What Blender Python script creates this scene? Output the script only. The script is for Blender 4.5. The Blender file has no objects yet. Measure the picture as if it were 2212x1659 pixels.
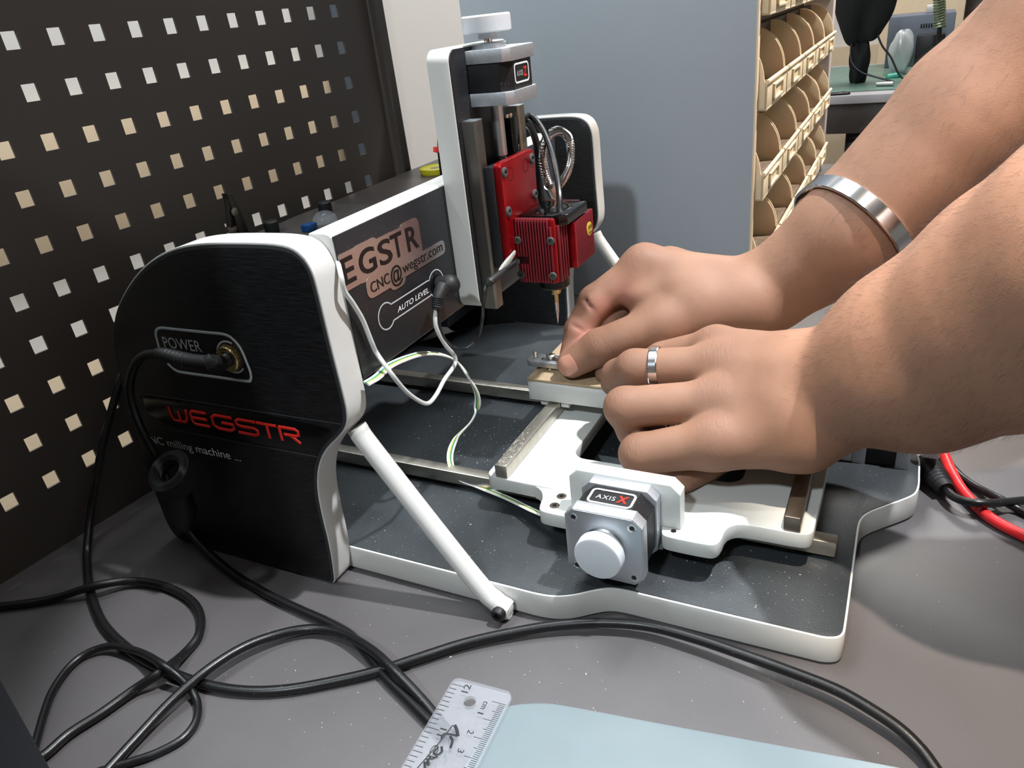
import bpy, bmesh, math, random
import numpy as np
from mathutils import Vector, Matrix
S = 0.001                      # everything below is in millimetres
rng = random.Random(7)
sc = bpy.context.scene
COL = sc.collection

# ------------------------------------------------------------------ camera
cd = bpy.data.cameras.new('camera'); cam = bpy.data.objects.new('camera', cd); COL.objects.link(cam)
cd.sensor_width = 36.0; cd.lens = 36.0 * 1636.757 / 2212.0; cd.clip_start = 0.01; cd.clip_end = 50
RC = [[0.435301, -0.894275, -0.103851], [-0.439956, -0.110664, -0.891175], [0.785463, 0.433619, -0.441614]]
cam.matrix_world = Matrix(((RC[0][0], -RC[1][0], -RC[2][0], -256.867*S), (RC[0][1], -RC[1][1], -RC[2][1], -116.255*S),
                           (RC[0][2], -RC[1][2], -RC[2][2], 296.472*S), (0, 0, 0, 1)))
sc.camera = cam

# ------------------------------------------------------------------ world, lights, exposure
w = bpy.data.worlds.new('room_air'); sc.world = w; w.use_nodes = True
w.node_tree.nodes['Background'].inputs[0].default_value = (0.80, 0.88, 1.0, 1)
w.node_tree.nodes['Background'].inputs[1].default_value = 0.25
def lamp(name, loc, target, size, power, col):
    l = bpy.data.lights.new(name, 'AREA'); l.shape = 'DISK'; l.size = size*S; l.energy = power; l.color = col
    o = bpy.data.objects.new(name, l); COL.objects.link(o)
    o.location = Vector(loc)*S
    o.rotation_euler = (Vector(target)-Vector(loc)).to_track_quat('-Z', 'Y').to_euler()
    return o
COOL, WARM, NEUT = (0.86, 0.95, 1.0), (1.0, 0.86, 0.72), (1.0, 0.96, 0.92)
def spot(name, loc, target, angle, power, col, blend=0.12, size=22):
    l = bpy.data.lights.new(name, 'SPOT'); l.energy = power; l.color = col; l.spot_size = math.radians(angle); l.spot_blend = blend; l.shadow_soft_size = size*S
    o = bpy.data.objects.new(name, l); COL.objects.link(o); o.location = Vector(loc)*S
    o.rotation_euler = (Vector(target)-Vector(loc)).to_track_quat('-Z', 'Y').to_euler()
spot('track_spot_key', (260, -640, 1800), (100, -40, 0), 20.9, 300, (0.95, 0.97, 1.0), .2)
spot('track_spot_warm', (-330, -360, 1800), (140, -295, 0), 15.8, 300, WARM, .3)
spot('track_spot_rack', (1150, -750, 1850), (800, 20, 150), 30, 430, (1, .92, .82), .5)
lamp('downlight_side', (-1300, 60, 1550), (100, 0, 0), 130, 23, COOL)
lamp('fill_rear', (-300, 850, 1850), (60, 60, 0), 130, 12, COOL)  # rear fill added for brightness, no lamp known there
lamp('downlight_right', (1000, -100, 1750), (60, -60, 0), 110, 5, NEUT)
lamp('fill_back_wall', (500, 620, 1900), (600, 700, 0), 900, 29, COOL)  # added fill, brightens the wall behind the board holes
lamp('fill_front', (-300, -1000, 1900), (0, 100, 100), 900, 7, NEUT)  # added fill that lifts the pegboard and the panel faces
lamp('ceiling_panel_far', (2300, -100, 1900), (1500, -100, 0), 1000, 80, NEUT)
sc.view_settings.view_transform = 'Standard'; sc.view_settings.look = 'None'
sc.view_settings.exposure = -0.27; sc.view_settings.gamma = 1.0
try: sc.view_settings.use_curve_mapping = False
except Exception: pass

# ------------------------------------------------------------------ materials
def lin(c):
    f = lambda v: (v/255)/12.92 if v/255 <= 0.04045 else ((v/255+0.055)/1.055)**2.4
    return (f(c[0]), f(c[1]), f(c[2]), 1.0)
MATS = {}
def mat(name, col, rough=0.5, metal=0.0, var=0.0, vscale=60, bump=0.0, bscale=900, dust=0.0, dscale=450, coat=0.0,
        trans=0.0, ior=1.45, stretch=None, alpha=1.0, sss=0.0, spec=0.5, aniso=0.0, dustcol=(215,215,210)):
    if name in MATS: return MATS[name]
    m = bpy.data.materials.new(name); m.use_nodes = True; nt = m.node_tree; N = nt.nodes; L = nt.links
    b = N['Principled BSDF']; b.inputs['Roughness'].default_value = rough; b.inputs['Metallic'].default_value = metal
    b.inputs['Base Color'].default_value = lin(col); b.inputs['IOR'].default_value = ior
    b.inputs['Transmission Weight'].default_value = trans; b.inputs['Coat Weight'].default_value = coat
    b.inputs['Specular IOR Level'].default_value = spec; b.inputs['Alpha'].default_value = alpha
    b.inputs['Anisotropic'].default_value = aniso
    if sss:
        b.inputs['Subsurface Weight'].default_value = sss; b.inputs['Subsurface Scale'].default_value = 0.004
        b.inputs['Subsurface Radius'].default_value = (1.0, 0.45, 0.25)
    tc = N.new('ShaderNodeTexCoord'); vec = tc.outputs['Object']
    if stretch:
        mp = N.new('ShaderNodeMapping'); mp.inputs['Scale'].default_value = stretch; L.new(vec, mp.inputs[0]); vec = mp.outputs[0]
    src = None
    if var:
        n = N.new('ShaderNodeTexNoise'); n.inputs['Scale'].default_value = vscale; n.inputs['Detail'].default_value = 5; L.new(vec, n.inputs['Vector'])
        r = N.new('ShaderNodeMapRange'); r.inputs[1].default_value = 0.3; r.inputs[2].default_value = 0.7
        r.inputs[3].default_value = 1-var; r.inputs[4].default_value = 1+var; L.new(n.outputs[0], r.inputs[0])
        mx = N.new('ShaderNodeVectorMath'); mx.operation = 'SCALE'; mx.inputs[0].default_value = lin(col)[:3]; L.new(r.outputs[0], mx.inputs['Scale'])
        L.new(mx.outputs[0], b.inputs['Base Color']); src = mx.outputs[0]
    if dust:
        v = N.new('ShaderNodeTexVoronoi'); v.inputs['Scale'].default_value = dscale; L.new(tc.outputs['Object'], v.inputs['Vector'])
        lt = N.new('ShaderNodeMath'); lt.operation = 'LESS_THAN'; lt.inputs[1].default_value = 0.085; L.new(v.outputs['Distance'], lt.inputs[0])
        sp = N.new('ShaderNodeSeparateColor'); L.new(v.outputs['Color'], sp.inputs[0])
        g = N.new('ShaderNodeMath'); g.operation = 'LESS_THAN'; g.inputs[1].default_value = dust; L.new(sp.outputs[0], g.inputs[0])
        mu = N.new('ShaderNodeMath'); mu.operation = 'MULTIPLY'; L.new(lt.outputs[0], mu.inputs[0]); L.new(g.outputs[0], mu.inputs[1])
        mc = N.new('ShaderNodeMix'); mc.data_type = 'RGBA'; L.new(mu.outputs[0], mc.inputs[0])
        mc.inputs[6].default_value = lin(col); mc.inputs[7].default_value = lin(dustcol)
        if src: L.new(src, mc.inputs[6])
        L.new(mc.outputs[2], b.inputs['Base Color'])
    if bump:
        n2 = N.new('ShaderNodeTexNoise'); n2.inputs['Scale'].default_value = bscale; n2.inputs['Detail'].default_value = 4; L.new(vec, n2.inputs['Vector'])
        bp = N.new('ShaderNodeBump'); bp.inputs['Strength'].default_value = bump; bp.inputs['Distance'].default_value = 0.0006
        L.new(n2.outputs[0], bp.inputs['Height']); L.new(bp.outputs[0], b.inputs['Normal'])
    MATS[name] = m
    return m
white_paint = mat('white_paint', (202, 201, 197), 0.38, var=0.02)
white_plastic = mat('white_plastic', (200, 202, 199), 0.35, var=0.015)
milky = mat('milky_plastic', (204, 209, 214), 0.3, sss=0.3)
black_brushed_sheen = mat('black_brushed_sheen', (22, 22, 23), 0.33, var=0.7, vscale=90, stretch=(1, 1, 14), bump=0.25, bscale=300, dust=0.04, dscale=700)  # streaks in the colour imitate room reflections on the brushed face
black_sheet = mat('black_sheet', (44, 48, 51), 0.42, var=0.25, vscale=25, bump=0.35, bscale=1500, dust=0.22, dscale=600)
black_panel = mat('black_panel', (29, 30, 33), 0.34, var=0.1, dust=0.3, dscale=900, bump=0.1, bscale=1500)
black_plain = mat('black_plain', (14, 14, 15), 0.4)
black_rubber = mat('black_rubber', (17, 17, 18), 0.5, bump=0.25, bscale=1400)
grey_rubber = mat('grey_rubber', (44, 45, 46), 0.55)
black_gloss = mat('black_gloss', (8, 8, 9), 0.08, dust=0.12, dscale=500)
cable_black = mat('cable_black', (20, 20, 21), 0.34, bump=0.08, dust=0.14, dscale=900)
steel = mat('steel', (206, 200, 188), 0.4, 1.0, var=0.06, vscale=200)
steel_dark = mat('steel_dark', (150, 140, 128), 0.38, 1.0, var=0.1, vscale=150)
steel_dusty = mat('steel_dusty', (128, 124, 118), 0.4, 1.0, var=0.1, dust=0.75, dscale=700, dustcol=(190,188,182))
alloy = mat('cast_alloy', (200, 203, 208), 0.5, 1.0, bump=0.3, bscale=2200, var=0.08, vscale=900)
alloy_smooth = mat('brushed_alloy', (196, 202, 208), 0.42, 1.0, var=0.03)
chrome = mat('chrome', (215, 215, 215), 0.12, 1.0)
silver = mat('polished_silver', (235, 235, 238), 0.16, 1.0)
brass = mat('brass', (206, 184, 134), 0.25, 1.0)
red_anod = mat('red_anodised', (150, 12, 20), 0.32, 0.55, var=0.12, vscale=300, dust=0.45, dscale=1300, dustcol=(200,150,150))
red_fin = mat('red_fins', (128, 34, 44), 0.5, 0.3, dust=0.85, dscale=1700, dustcol=(205,165,165))
red_print = mat('red_print', (214, 40, 30), 0.4)
white_print = mat('white_print', (225, 226, 228), 0.5)
grey_print = mat('grey_print', (172, 176, 180), 0.5)
mirror_film = mat('mirror_film', (206, 200, 201), 0.3, 1.0, dust=0.1, dscale=600)
mdf = mat('fibreboard', (168, 146, 118), 0.75, var=0.14, vscale=500, bump=0.2, bscale=2500)
table_mat = mat('table_laminate', (84, 81, 82), 0.36, var=0.04, vscale=30, bump=0.12, bscale=2200, dust=0.03, dscale=450)
peg_mat = mat('pegboard_paint', (68, 62, 58), 0.5, bump=0.15, bscale=1800)
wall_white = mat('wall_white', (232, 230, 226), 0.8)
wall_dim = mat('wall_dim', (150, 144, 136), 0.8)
wall_beige = mat('wall_beige', (216, 196, 168), 0.75, var=0.03)
panel_blue = mat('panel_blue_grey', (164, 172, 180), 0.55, var=0.03, vscale=8)
floor_mat = mat('floor_tile', (120, 112, 104), 0.5, var=0.06)
bin_mat = mat('bin_plastic', (222, 206, 176), 0.42, sss=0.15)
wood_dark = mat('dark_laminate', (60, 54, 52), 0.42, var=0.08)
frost = mat('frosted_acrylic', (114, 125, 129), 0.5, var=0.03, vscale=40, spec=.3)
clear = mat('clear_acrylic', (225, 230, 240), 0.08, alpha=0.12, spec=0.9)

# ------------------------------------------------------------------ geometry helpers
def V3(p): return np.array(p[:3], float)
def unit(v): v = np.array(v, float); return v/np.linalg.norm(v)
class MB:
    def __init__(s): s.v = []; s.f = []
    def add(s, vs, fs):
        n = len(s.v); s.v += [tuple(map(float, p)) for p in vs]; s.f += [tuple(i+n for i in f) for f in fs]; return s
FR = {'xy': lambda u, v, h: (u, v, h), 'yz': lambda u, v, h: (h, u, v), 'xz': lambda u, v, h: (u, h, v)}
def inset(poly, d):
    p = np.array(poly, float); a = np.roll(p, 1, 0); b = np.roll(p, -1, 0)
    area = np.sum(p[:, 0]*b[:, 1]-b[:, 0]*p[:, 1])
    e1 = p-a; e2 = b-p
    e1 /= np.maximum(np.linalg.norm(e1, axis=1, keepdims=True), 1e-9); e2 /= np.maximum(np.linalg.norm(e2, axis=1, keepdims=True), 1e-9)
    n = np.stack([-(e1+e2)[:, 1], (e1+e2)[:, 0]], 1); n /= np.maximum(np.linalg.norm(n, axis=1, keepdims=True), 1e-9)
    c = np.maximum((n[:, 0]*-e2[:, 1]+n[:, 1]*e2[:, 0]), 0.5)
    return p+n/c[:, None]*d*(1 if area > 0 else -1)
def prism(mb, poly, h0, h1, fr='xy', b=0.0, cap=True):
    F = FR[fr] if isinstance(fr, str) else fr
    rings = [(0, h0), (0, h1)] if b <= 0 else [(b, h0), (b*.3, h0+b*.3), (0, h0+b), (0, h1-b), (b*.3, h1-b*.3), (b, h1)]
    n = len(poly); vs = []; fs = []
    for d, h in rings:
        q = inset(poly, d) if d else np.array(poly, float)
        vs += [F(u, v, h) for u, v in q]
    for k in range(len(rings)-1):
        for i in range(n):
            j = (i+1) % n; fs.append((k*n+i, k*n+j, (k+1)*n+j, (k+1)*n+i))
    if cap: fs += [tuple(range(n))[::-1], tuple((len(rings)-1)*n+i for i in range(n))]
    return mb.add(vs, fs)
def rrect(u0, u1, v0, v1, r, seg=4):
    if r <= 0: return [(u0, v0), (u1, v0), (u1, v1), (u0, v1)]
    out = []
    for cx, cy, a0 in ((u1-r, v0+r, -90), (u1-r, v1-r, 0), (u0+r, v1-r, 90), (u0+r, v0+r, 180)):
        for k in range(seg+1):
            a = math.radians(a0+90*k/seg); out.append((cx+r*math.cos(a), cy+r*math.sin(a)))
    return out
def box(mb, x0, x1, y0, y1, z0, z1, b=0.0):
    return prism(mb, rrect(x0, x1, y0, y1, b, 2), z0, z1, 'xy', b)
def chamf(u0, u1, v0, v1, c):
    return [(u0+c, v0), (u1-c, v0), (u1, v0+c), (u1, v1-c), (u1-c, v1), (u0+c, v1), (u0, v1-c), (u0, v0+c)]
def basis(d):
    d = unit(d); a = np.array((0, 0, 1.)) if abs(d[2]) < 0.9 else np.array((1., 0, 0))
    u = unit(np.cross(a, d)); return u, np.cross(d, u), d
def lathe(mb, o, d, prof, seg=24, caps=True):
    u, v, d = basis(d); o = V3(o); vs = []; fs = []
    for h, r in prof:
        for k in range(seg):
            a = 2*math.pi*k/seg; vs.append(o+d*h+(u*math.cos(a)+v*math.sin(a))*r)
    for i in range(len(prof)-1):
        for k in range(seg):
            j = (k+1) % seg; fs.append((i*seg+k, i*seg+j, (i+1)*seg+j, (i+1)*seg+k))
    if caps: fs += [tuple(range(seg))[::-1], tuple((len(prof)-1)*seg+k for k in range(seg))]
    return mb.add(vs, fs)
def cyl(mb, p0, p1, r, seg=20, b=0.0):
    L = float(np.linalg.norm(V3(p1)-V3(p0)))
    pr = [(0, r), (L, r)] if b <= 0 else [(0, r-b), (b, r), (L-b, r), (L, r-b)]
    return lathe(mb, p0, V3(p1)-V3(p0), pr, seg)
def catmull(pts, n=8, closed=False):
    P = [np.array(p, float) for p in pts]; out = []
    m = len(P) if closed else len(P)-1
    for i in range(m):
        p1, p2 = P[i], P[(i+1) % len(P)]
        p0 = P[i-1] if (i > 0 or closed) else 2*p1-p2
        p3 = P[(i+2) % len(P)] if (i+2 < len(P) or closed) else 2*p2-p1
        for k in range(n):
            t = k/n
            out.append(0.5*((2*p1)+(p2-p0)*t+(2*p0-5*p1+4*p2-p3)*t*t+(3*p1-p0-3*p2+p3)*t**3))
    if not closed: out.append(P[-1])
    return out
def chaikin(pts, it=3):
    p = [np.array(q, float) for q in pts]
    for _ in range(it):
        q = []
        for i in range(len(p)):
            a, b = p[i], p[(i+1) % len(p)]; q += [a*.75+b*.25, a*.25+b*.75]
        p = q
    return [tuple(q) for q in p]
def tube(mb, pts, r, seg=10, flat=None, closed=False, caps=True):
    P = [np.array(p[:3], float) for p in pts]; n = len(P)
    rr = r if hasattr(r, '__len__') else [r]*n
    T = []
    for i in range(n):
        a = P[(i-1) % n] if (i > 0 or closed) else P[i]; b = P[(i+1) % n] if (i < n-1 or closed) else P[i]
        T.append(unit(b-a) if np.linalg.norm(b-a) > 1e-9 else (T[-1] if T else np.array((1., 0, 0))))
    vs = []; fs = []
    if flat is not None: u = unit(np.array(flat[0], float))
    else: u, _, _ = basis(T[0])
    for i in range(n):
        if flat is not None: u = np.array(flat[0], float)
        u = u-T[i]*np.dot(u, T[i]); u = u/max(np.linalg.norm(u), 1e-9); v = np.cross(T[i], u)
        k1 = flat[1] if flat is not None else 1.0
        for k in range(seg):
            a = 2*math.pi*(k+.5)/seg; vs.append(P[i]+(u*math.cos(a)*k1+v*math.sin(a))*rr[i])
    m = n if closed else n-1
    for i in range(m):
        for k in range(seg):
            j = (k+1) % seg; q = (i+1) % n; fs.append((i*seg+k, i*seg+j, q*seg+j, q*seg+k))
    if caps and not closed: fs += [tuple(range(seg))[::-1], tuple((n-1)*seg+k for k in range(seg))]
    return mb.add(vs, fs)
def curve_plate(mb, loops, h0, h1, fr='xy', b=0.0):
    """flat plate with holes: loops[0] outline, the rest holes"""
    F = FR[fr] if isinstance(fr, str) else fr
    cu = bpy.data.curves.new('t', 'CURVE'); cu.dimensions = '2D'; cu.fill_mode = 'BOTH'
    cu.extrude = (h1-h0)/2-b; cu.bevel_depth = b; cu.offset = -b; cu.bevel_resolution = 1
    for lp in loops:
        sp = cu.splines.new('POLY'); sp.points.add(len(lp)-1); sp.use_cyclic_u = True
        for p, q in zip(sp.points, lp): p.co = (q[0], q[1], 0, 1)
    o = bpy.data.objects.new('t', cu); me = o.to_mesh()
    vs = [F(v.co.x, v.co.y, v.co.z+(h0+h1)/2) for v in me.vertices]; fs = [tuple(p.vertices) for p in me.polygons]
    o.to_mesh_clear(); bpy.data.objects.remove(o); bpy.data.curves.remove(cu)
    return mb.add(vs, fs)
def text(mb, s, O, U, Vv, W, H, ext=0.15, bold=0.0, shear=0.0, space=1.0):
    """lettering fitted into the box of width W along U and height H along Vv (lower left corner O)"""
    cu = bpy.data.curves.new('t', 'FONT'); cu.body = s; cu.size = 10; cu.extrude = 0.0; cu.offset = bold; cu.shear = shear
    cu.space_character = space; cu.resolution_u = 4
    o = bpy.data.objects.new('t', cu); me = o.to_mesh()
    c = np.array([(v.co.x, v.co.y) for v in me.vertices]); fs = [tuple(p.vertices) for p in me.polygons]
    o.to_mesh_clear(); bpy.data.objects.remove(o); bpy.data.curves.remove(cu)
    lo, hi = c.min(0), c.max(0); c = (c-lo)/(hi-lo)
    U = np.array(U, float); Vv = np.array(Vv, float); n = np.cross(unit(U), unit(Vv))
    O = V3(O)
    return mb.add([O+U*(p[0]*W)+Vv*(p[1]*H)+n*ext for p in c], fs)
def obj(name, mb, m, parent=None, label=None, kind=None, smooth=35):
    me = bpy.data.meshes.new(name)
    me.from_pydata([(x*S, y*S, z*S) for x, y, z in mb.v], [], mb.f)
    bm = bmesh.new(); bm.from_mesh(me)
    bmesh.ops.recalc_face_normals(bm, faces=bm.faces); bm.to_mesh(me); bm.free()
    if smooth:
        me.polygons.foreach_set('use_smooth', [True]*len(me.polygons)); me.set_sharp_from_angle(angle=math.radians(smooth))
    me.materials.append(m)
    o = bpy.data.objects.new(name, me); COL.objects.link(o)
    if parent is not None: attach(o, parent)
    if label: o['label'] = label
    if kind: o['kind'] = kind
    return o
WORLD_LOC = {}
def attach(o, parent):
    o.parent = parent
    if parent.name in WORLD_LOC: o.matrix_parent_inverse = Matrix.Translation(-WORLD_LOC[parent.name])
def thing(name, label, cat, loc, group=None):
    o = bpy.data.objects.new(name, None); o.empty_display_size = 0.02; COL.objects.link(o)
    o.location = Vector(loc[:3])*S; WORLD_LOC[o.name] = Vector(loc[:3])*S
    o['label'] = label; o['category'] = cat
    if group: o['group'] = group
    return o
def tag(o, label, cat, group=None, kind=None):
    o['label'] = label; o['category'] = cat
    if group: o['group'] = group
    if kind: o['kind'] = kind
    # put the origin of a one-mesh thing at the middle of its underside
    me = o.data; co = np.empty(len(me.vertices)*3, np.float32); me.vertices.foreach_get('co', co); co = co.reshape(-1, 3)
    c = (co.min(0)+co.max(0))/2; c[2] = co[:, 2].min()
    co -= c; me.vertices.foreach_set('co', co.ravel()); o.location = Vector(c.tolist()); me.update()
    return o
def struct(name, mb, m, parent=None, smooth=35):
    return obj(name, mb, m, parent, kind=None if parent else 'structure', smooth=smooth)

# ------------------------------------------------------------------ the room
mb = MB(); box(mb, -2500, 4200, -2500, 1150, -790, -750); struct('floor', mb, floor_mat)
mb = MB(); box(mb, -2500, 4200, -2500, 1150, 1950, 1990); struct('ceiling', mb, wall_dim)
mb = MB(); box(mb, -2500, 4200, 1000, 1100, -750, 1950); struct('wall_back', mb, wall_white)
mb = MB(); box(mb, 4100, 4200, -2500, 1000, -750, 1950); struct('wall_right', mb, wall_white)
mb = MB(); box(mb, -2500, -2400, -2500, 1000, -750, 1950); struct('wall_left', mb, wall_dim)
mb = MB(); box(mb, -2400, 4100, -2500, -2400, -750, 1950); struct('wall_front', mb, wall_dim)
mb = MB(); box(mb, -2400, 1130, 985, 1000, 30, 232, 1); struct('trim_1', mb, wall_beige)
mb = MB(); box(mb, -2400, 1130, 985, 1000, -750, -106, 1); struct('trim_2', mb, wall_beige)
mb = MB(); box(mb, 1136, 1222, 940, 1000, -750, 1950, 2); struct('trim_3', mb, mat('post_blue_grey', (78, 84, 94), 0.6))
# beige wall cabinets and dark shelf on the far wall
mb = MB(); box(mb, 4040, 4100, -420, 420, -750, -40, 2); struct('trim_4', mb, wall_beige)

# ------------------------------------------------------------------ table
mb = MB(); box(mb, -300, 1180, -900, 420, -25, 0, 2)
table = tag(obj('workbench_top', mb, table_mat), 'wide dark grey laminate table top carrying the milling machine', 'table')
def leg_part(x, y):
    mb = MB(); box(mb, x-30, x+30, y-30, y+30, -750, -25.1, 2); return mb
for x, y in ((-240, -840), (1120, -840), (-240, 360), (1120, 360)):
    o = obj('leg', leg_part(x, y), wood_dark); o.parent = table; o.matrix_parent_inverse = Matrix.Translation(-table.location)

# ------------------------------------------------------------------ perforated back board
def ypeg(x): return 369.6-0.085*x
def pegboard():
    SH = 0.027; xs = [-420]; cols = []
    for k in range(-17, 11):
        xc = 55.2+27.8*k
        cols.append((xc-4.6, xc+4.6)); xs += [xc-4.6, xc+4.6]
    xs.append(377)
    zs = [0]; rows = []
    for k in range(-5, 10):
        z = 310.4-29.15*k; rows.append((z-5, z+5))
    rows.sort(); rows = [r for r in rows if r[0] > 15]
    for a, b in rows: zs += [a, b]
    zs.append(470)
    mb = MB(); nx, nz = len(xs), len(zs); T = 1.6
    def P(i, j, t):
        x = xs[i]+SH*(310.4-zs[j])*(1 if 0 < i < nx-1 else 0); return (x, ypeg(x)+t, zs[j])
    for t in (0, T):
        for j in range(nz):
            for i in range(nx): mb.v.append(P(i, j, t))
    idx = lambda i, j, t: t*nx*nz+j*nx+i
    for j in range(nz-1):
        for i in range(nx-1):
            if i % 2 == 1 and j % 2 == 1:
                a, b, c, d = (i, j), (i+1, j), (i+1, j+1), (i, j+1)
                for p, q in ((a, b), (b, c), (c, d), (d, a)):
                    mb.f.append((idx(*p, 0), idx(*q, 0), idx(*q, 1), idx(*p, 1)))
            else:
                mb.f.append((idx(i, j, 0), idx(i+1, j, 0), idx(i+1, j+1, 0), idx(i, j+1, 0)))
                mb.f.append((idx(i, j, 1), idx(i, j+1, 1), idx(i+1, j+1, 1), idx(i+1, j, 1)))
    t = thing('pegboard', 'dark brown metal board pierced with rows of square holes behind the machine', 'pegboard', (0, 369, 0))
    me_o = obj('perforated_sheet', mb, peg_mat, t, smooth=0)
    mb = MB()
    F = lambda u, v, h: (u+SH*0.9*(310-h)*0.8, ypeg(u)+v, h)
    prism(mb, [(377, -2), (397, -2), (397, 22), (394, 22), (394, 1), (380, 1), (380, -8), (377, -8)], 0, 470, F, 0.3)
    obj('end_flange', mb, peg_mat, t)
    return t
pegboard()

# shelf behind the machine with the odds and ends lying on it
mb = MB(); box(mb, 148, 484, 232, 328, 150, 163, 1.5)
t = thing('rear_shelf', 'dark laminate shelf behind the machine top carrying small tools', 'shelf', (316, 280, 0))
obj('shelf_board', mb, wood_dark, t)
for x in (158, 474):
    mb = MB(); box(mb, x-7, x+7, 300, 326, 0, 150.1, 1); obj('leg', mb, wood_dark, t)

# ------------------------------------------------------------------ blue grey rack end panel and parts bins
mb = MB(); box(mb, 490, 500, 13, 306, 0.2, 460, 1)
t = thing('bin_rack', 'blue grey panelled rack holding rows of cream parts bins', 'rack', (700, 160, 0))
obj('end_panel', mb, panel_blue, t, label='wide blue grey end panel')
mb = MB(); box(mb, 489.6, 500.5, 12, 13.4, 0.2, 460, .2); obj('edge_strip', mb, wall_beige, t, label='thin beige edging')
mb = MB(); box(mb, 500, 1122, 52, 60, 0.2, 460, 1); obj('louvre_panel', mb, mat('louvre_brown', (150, 132, 116), .55, var=.06), t)
mb = MB(); box(mb, 1122, 1150, 10, 64, 0.2, 460, 2); obj('far_post', mb, mat('post_lilac', (188, 180, 178), .5), t)
ROWZ = [22, 105, 188, 268, 350]
for z in ROWZ:
    mb = MB(); box(mb, 500, 1122, 42, 52, z+52, z+66, 1); obj('hanging_rail', mb, wood_dark, t)
def bin_meshes():
    W, D, H, hf = 118.0, 46.0, 66.0, 24.0
    body = MB()
    side = [(0, 0), (D, 0), (D, H), (D-9, H)] + [(D-9-(D-12)*math.sin(a), hf+(H-hf)*math.cos(a)) for a in np.linspace(0.12, 1.5, 10)] + [(1, hf-2), (0, hf-4)]
    for x in (0, W-2.2):
        prism(body, side, x, x+2.2, lambda u, v, h: (h, u, v), .4)
    box(body, 0, W, 0, D, 0, 2.2, .4); box(body, 0, W, D-2, D, 0, H, .4)
    prism(body, [(0, 2), (W, 2), (W, hf), (0, hf)], 0, 2.4, lambda u, v, h: (u, h-0.0, v), .4)
    lip = MB(); tube(lip, [(0, 0, hf+1), (W, 0, hf+1)], 2.0, 8)
    slot = MB()
    for a in ((W*.26, W*.74, 5, 7.4), (W*.26, W*.74, 17.4, 19.6), (W*.26, W*.30, 5, 19.6), (W*.70, W*.74, 5, 19.6)):
        box(slot, a[0], a[1], -2.2, 0.2, a[2], a[3], .3)
    inner = MB(); box(inner, 4, W-4, 8, D-4, 2.3, 16, 2)
    return body, lip, slot, inner
def build_bin():
    b, l, s, i = bin_meshes()
    t = thing('parts_bin', 'x', 'bin', (0, 0, 0), 'cream parts bins on the rack')
    obj('bin_body', b, bin_mat, t); obj('front_lip', l, bin_mat, t); obj('label_slot', s, bin_mat, t)
    obj('contents', i, mat('bin_contents', (104, 88, 74), .6, var=.35, vscale=120), t)
    return t
bin0 = build_bin()
ordn = ['first', 'second', 'third', 'fourth', 'fifth']
rown = ['lowest', 'second lowest', 'middle', 'second highest', 'top']
first = True
for r, z in enumerate(ROWZ):
    for k in range(5):
        if first: o = bin0; first = False
        else:
            o = bin0.copy(); COL.objects.link(o)
            for ch in bin0.children:
                c = ch.copy(); COL.objects.link(c); c.parent = o; c.matrix_parent_inverse = Matrix()
        o.location = Vector((503+k*123.5, 4.5, z))*S
        o['label'] = 'cream parts bin, %s from the blue panel, %s row' % (ordn[k], rown[r])

# ------------------------------------------------------------------ far desk and the clutter on it
DX = 2035
t = thing('far_desk', 'dark brown desk with pale edge and green mat in the far background', 'desk', (DX+350, -150, -750))
mb = MB(); box(mb, DX, DX+760, -700, 330, -22, 0, 2); obj('desk_top', mb, mat('desk_edge', (168, 164, 168), .4), t, label='pale grey top')
mb = MB(); box(mb, DX+14, DX+40, -690, 320, -100, -22.2, 2); obj('apron', mb, wood_dark, t)
for y in (250, -640):
    for x in (DX+20, DX+690):
        mb = MB(); box(mb, x, x+50, y-25, y+25, -750, -22.2, 2); obj('leg', mb, wood_dark, t)
mb = MB(); box(mb, DX+60, DX+700, -640, 300, 0.1, 3, 1)
tag(obj('cutting_mat', mb, mat('mat_green', (96, 122, 112), .4, var=.15, vscale=20)), 'grey green mat covering the far desk', 'mat')
mb = MB(); box(mb, DX+90, DX+130, 120, 165, -750, -101, 1)
tag(obj('cabinet_door', mb, wall_beige), 'beige cupboard front standing under the far desk', 'cupboard')
mb = MB(); box(mb, DX+300, DX+600, -640, 60, -750, -101, 3)
tag(obj('under_desk_block', mb, black_plain), 'black block filling the space under the far desk', 'drawers')  # plain black box below the desk top
# dark bag / helmet hanging mass
mb = MB(); 
def blob(mb, c, r, seed, n=18, amp=.12):
    R = random.Random(seed); ph = [R.uniform(0, 6.28) for _ in range(6)]
    vs = []; fs = []; m = n
    for i in range(n+1):
        th = math.pi*i/n
        for j in range(m):
            a = 2*math.pi*j/m
            k = 1+amp*(math.sin(3*a+ph[0])*math.sin(2*th+ph[1])+.6*math.sin(5*a+ph[2])*math.sin(4*th+ph[3]))
            vs.append((c[0]+r[0]*k*math.sin(th)*math.cos(a), c[1]+r[1]*k*math.sin(th)*math.sin(a), c[2]+r[2]*k*math.cos(th)))
    for i in range(n):
        for j in range(m):
            q = (j+1) % m; fs.append((i*m+j, i*m+q, (i+1)*m+q, (i+1)*m+j))
    return mb.add(vs, fs)
t = thing('bag', 'bulky black bag with dangling black cords standing on the far desk', 'bag', (2250, 35, 3))
mb = MB(); blob(mb, (2255, 33, 268), (60, 74, 158), 3, 40, .16); obj('bag_body', mb, mat('black_cloth', (12, 12, 14), .85, bump=.4, bscale=200), t)
mb = MB(); blob(mb, (2262, 36, 64), (30, 26, 62), 8, 24, .2); obj('bag_base', mb, MATS['black_cloth'], t)
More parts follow.
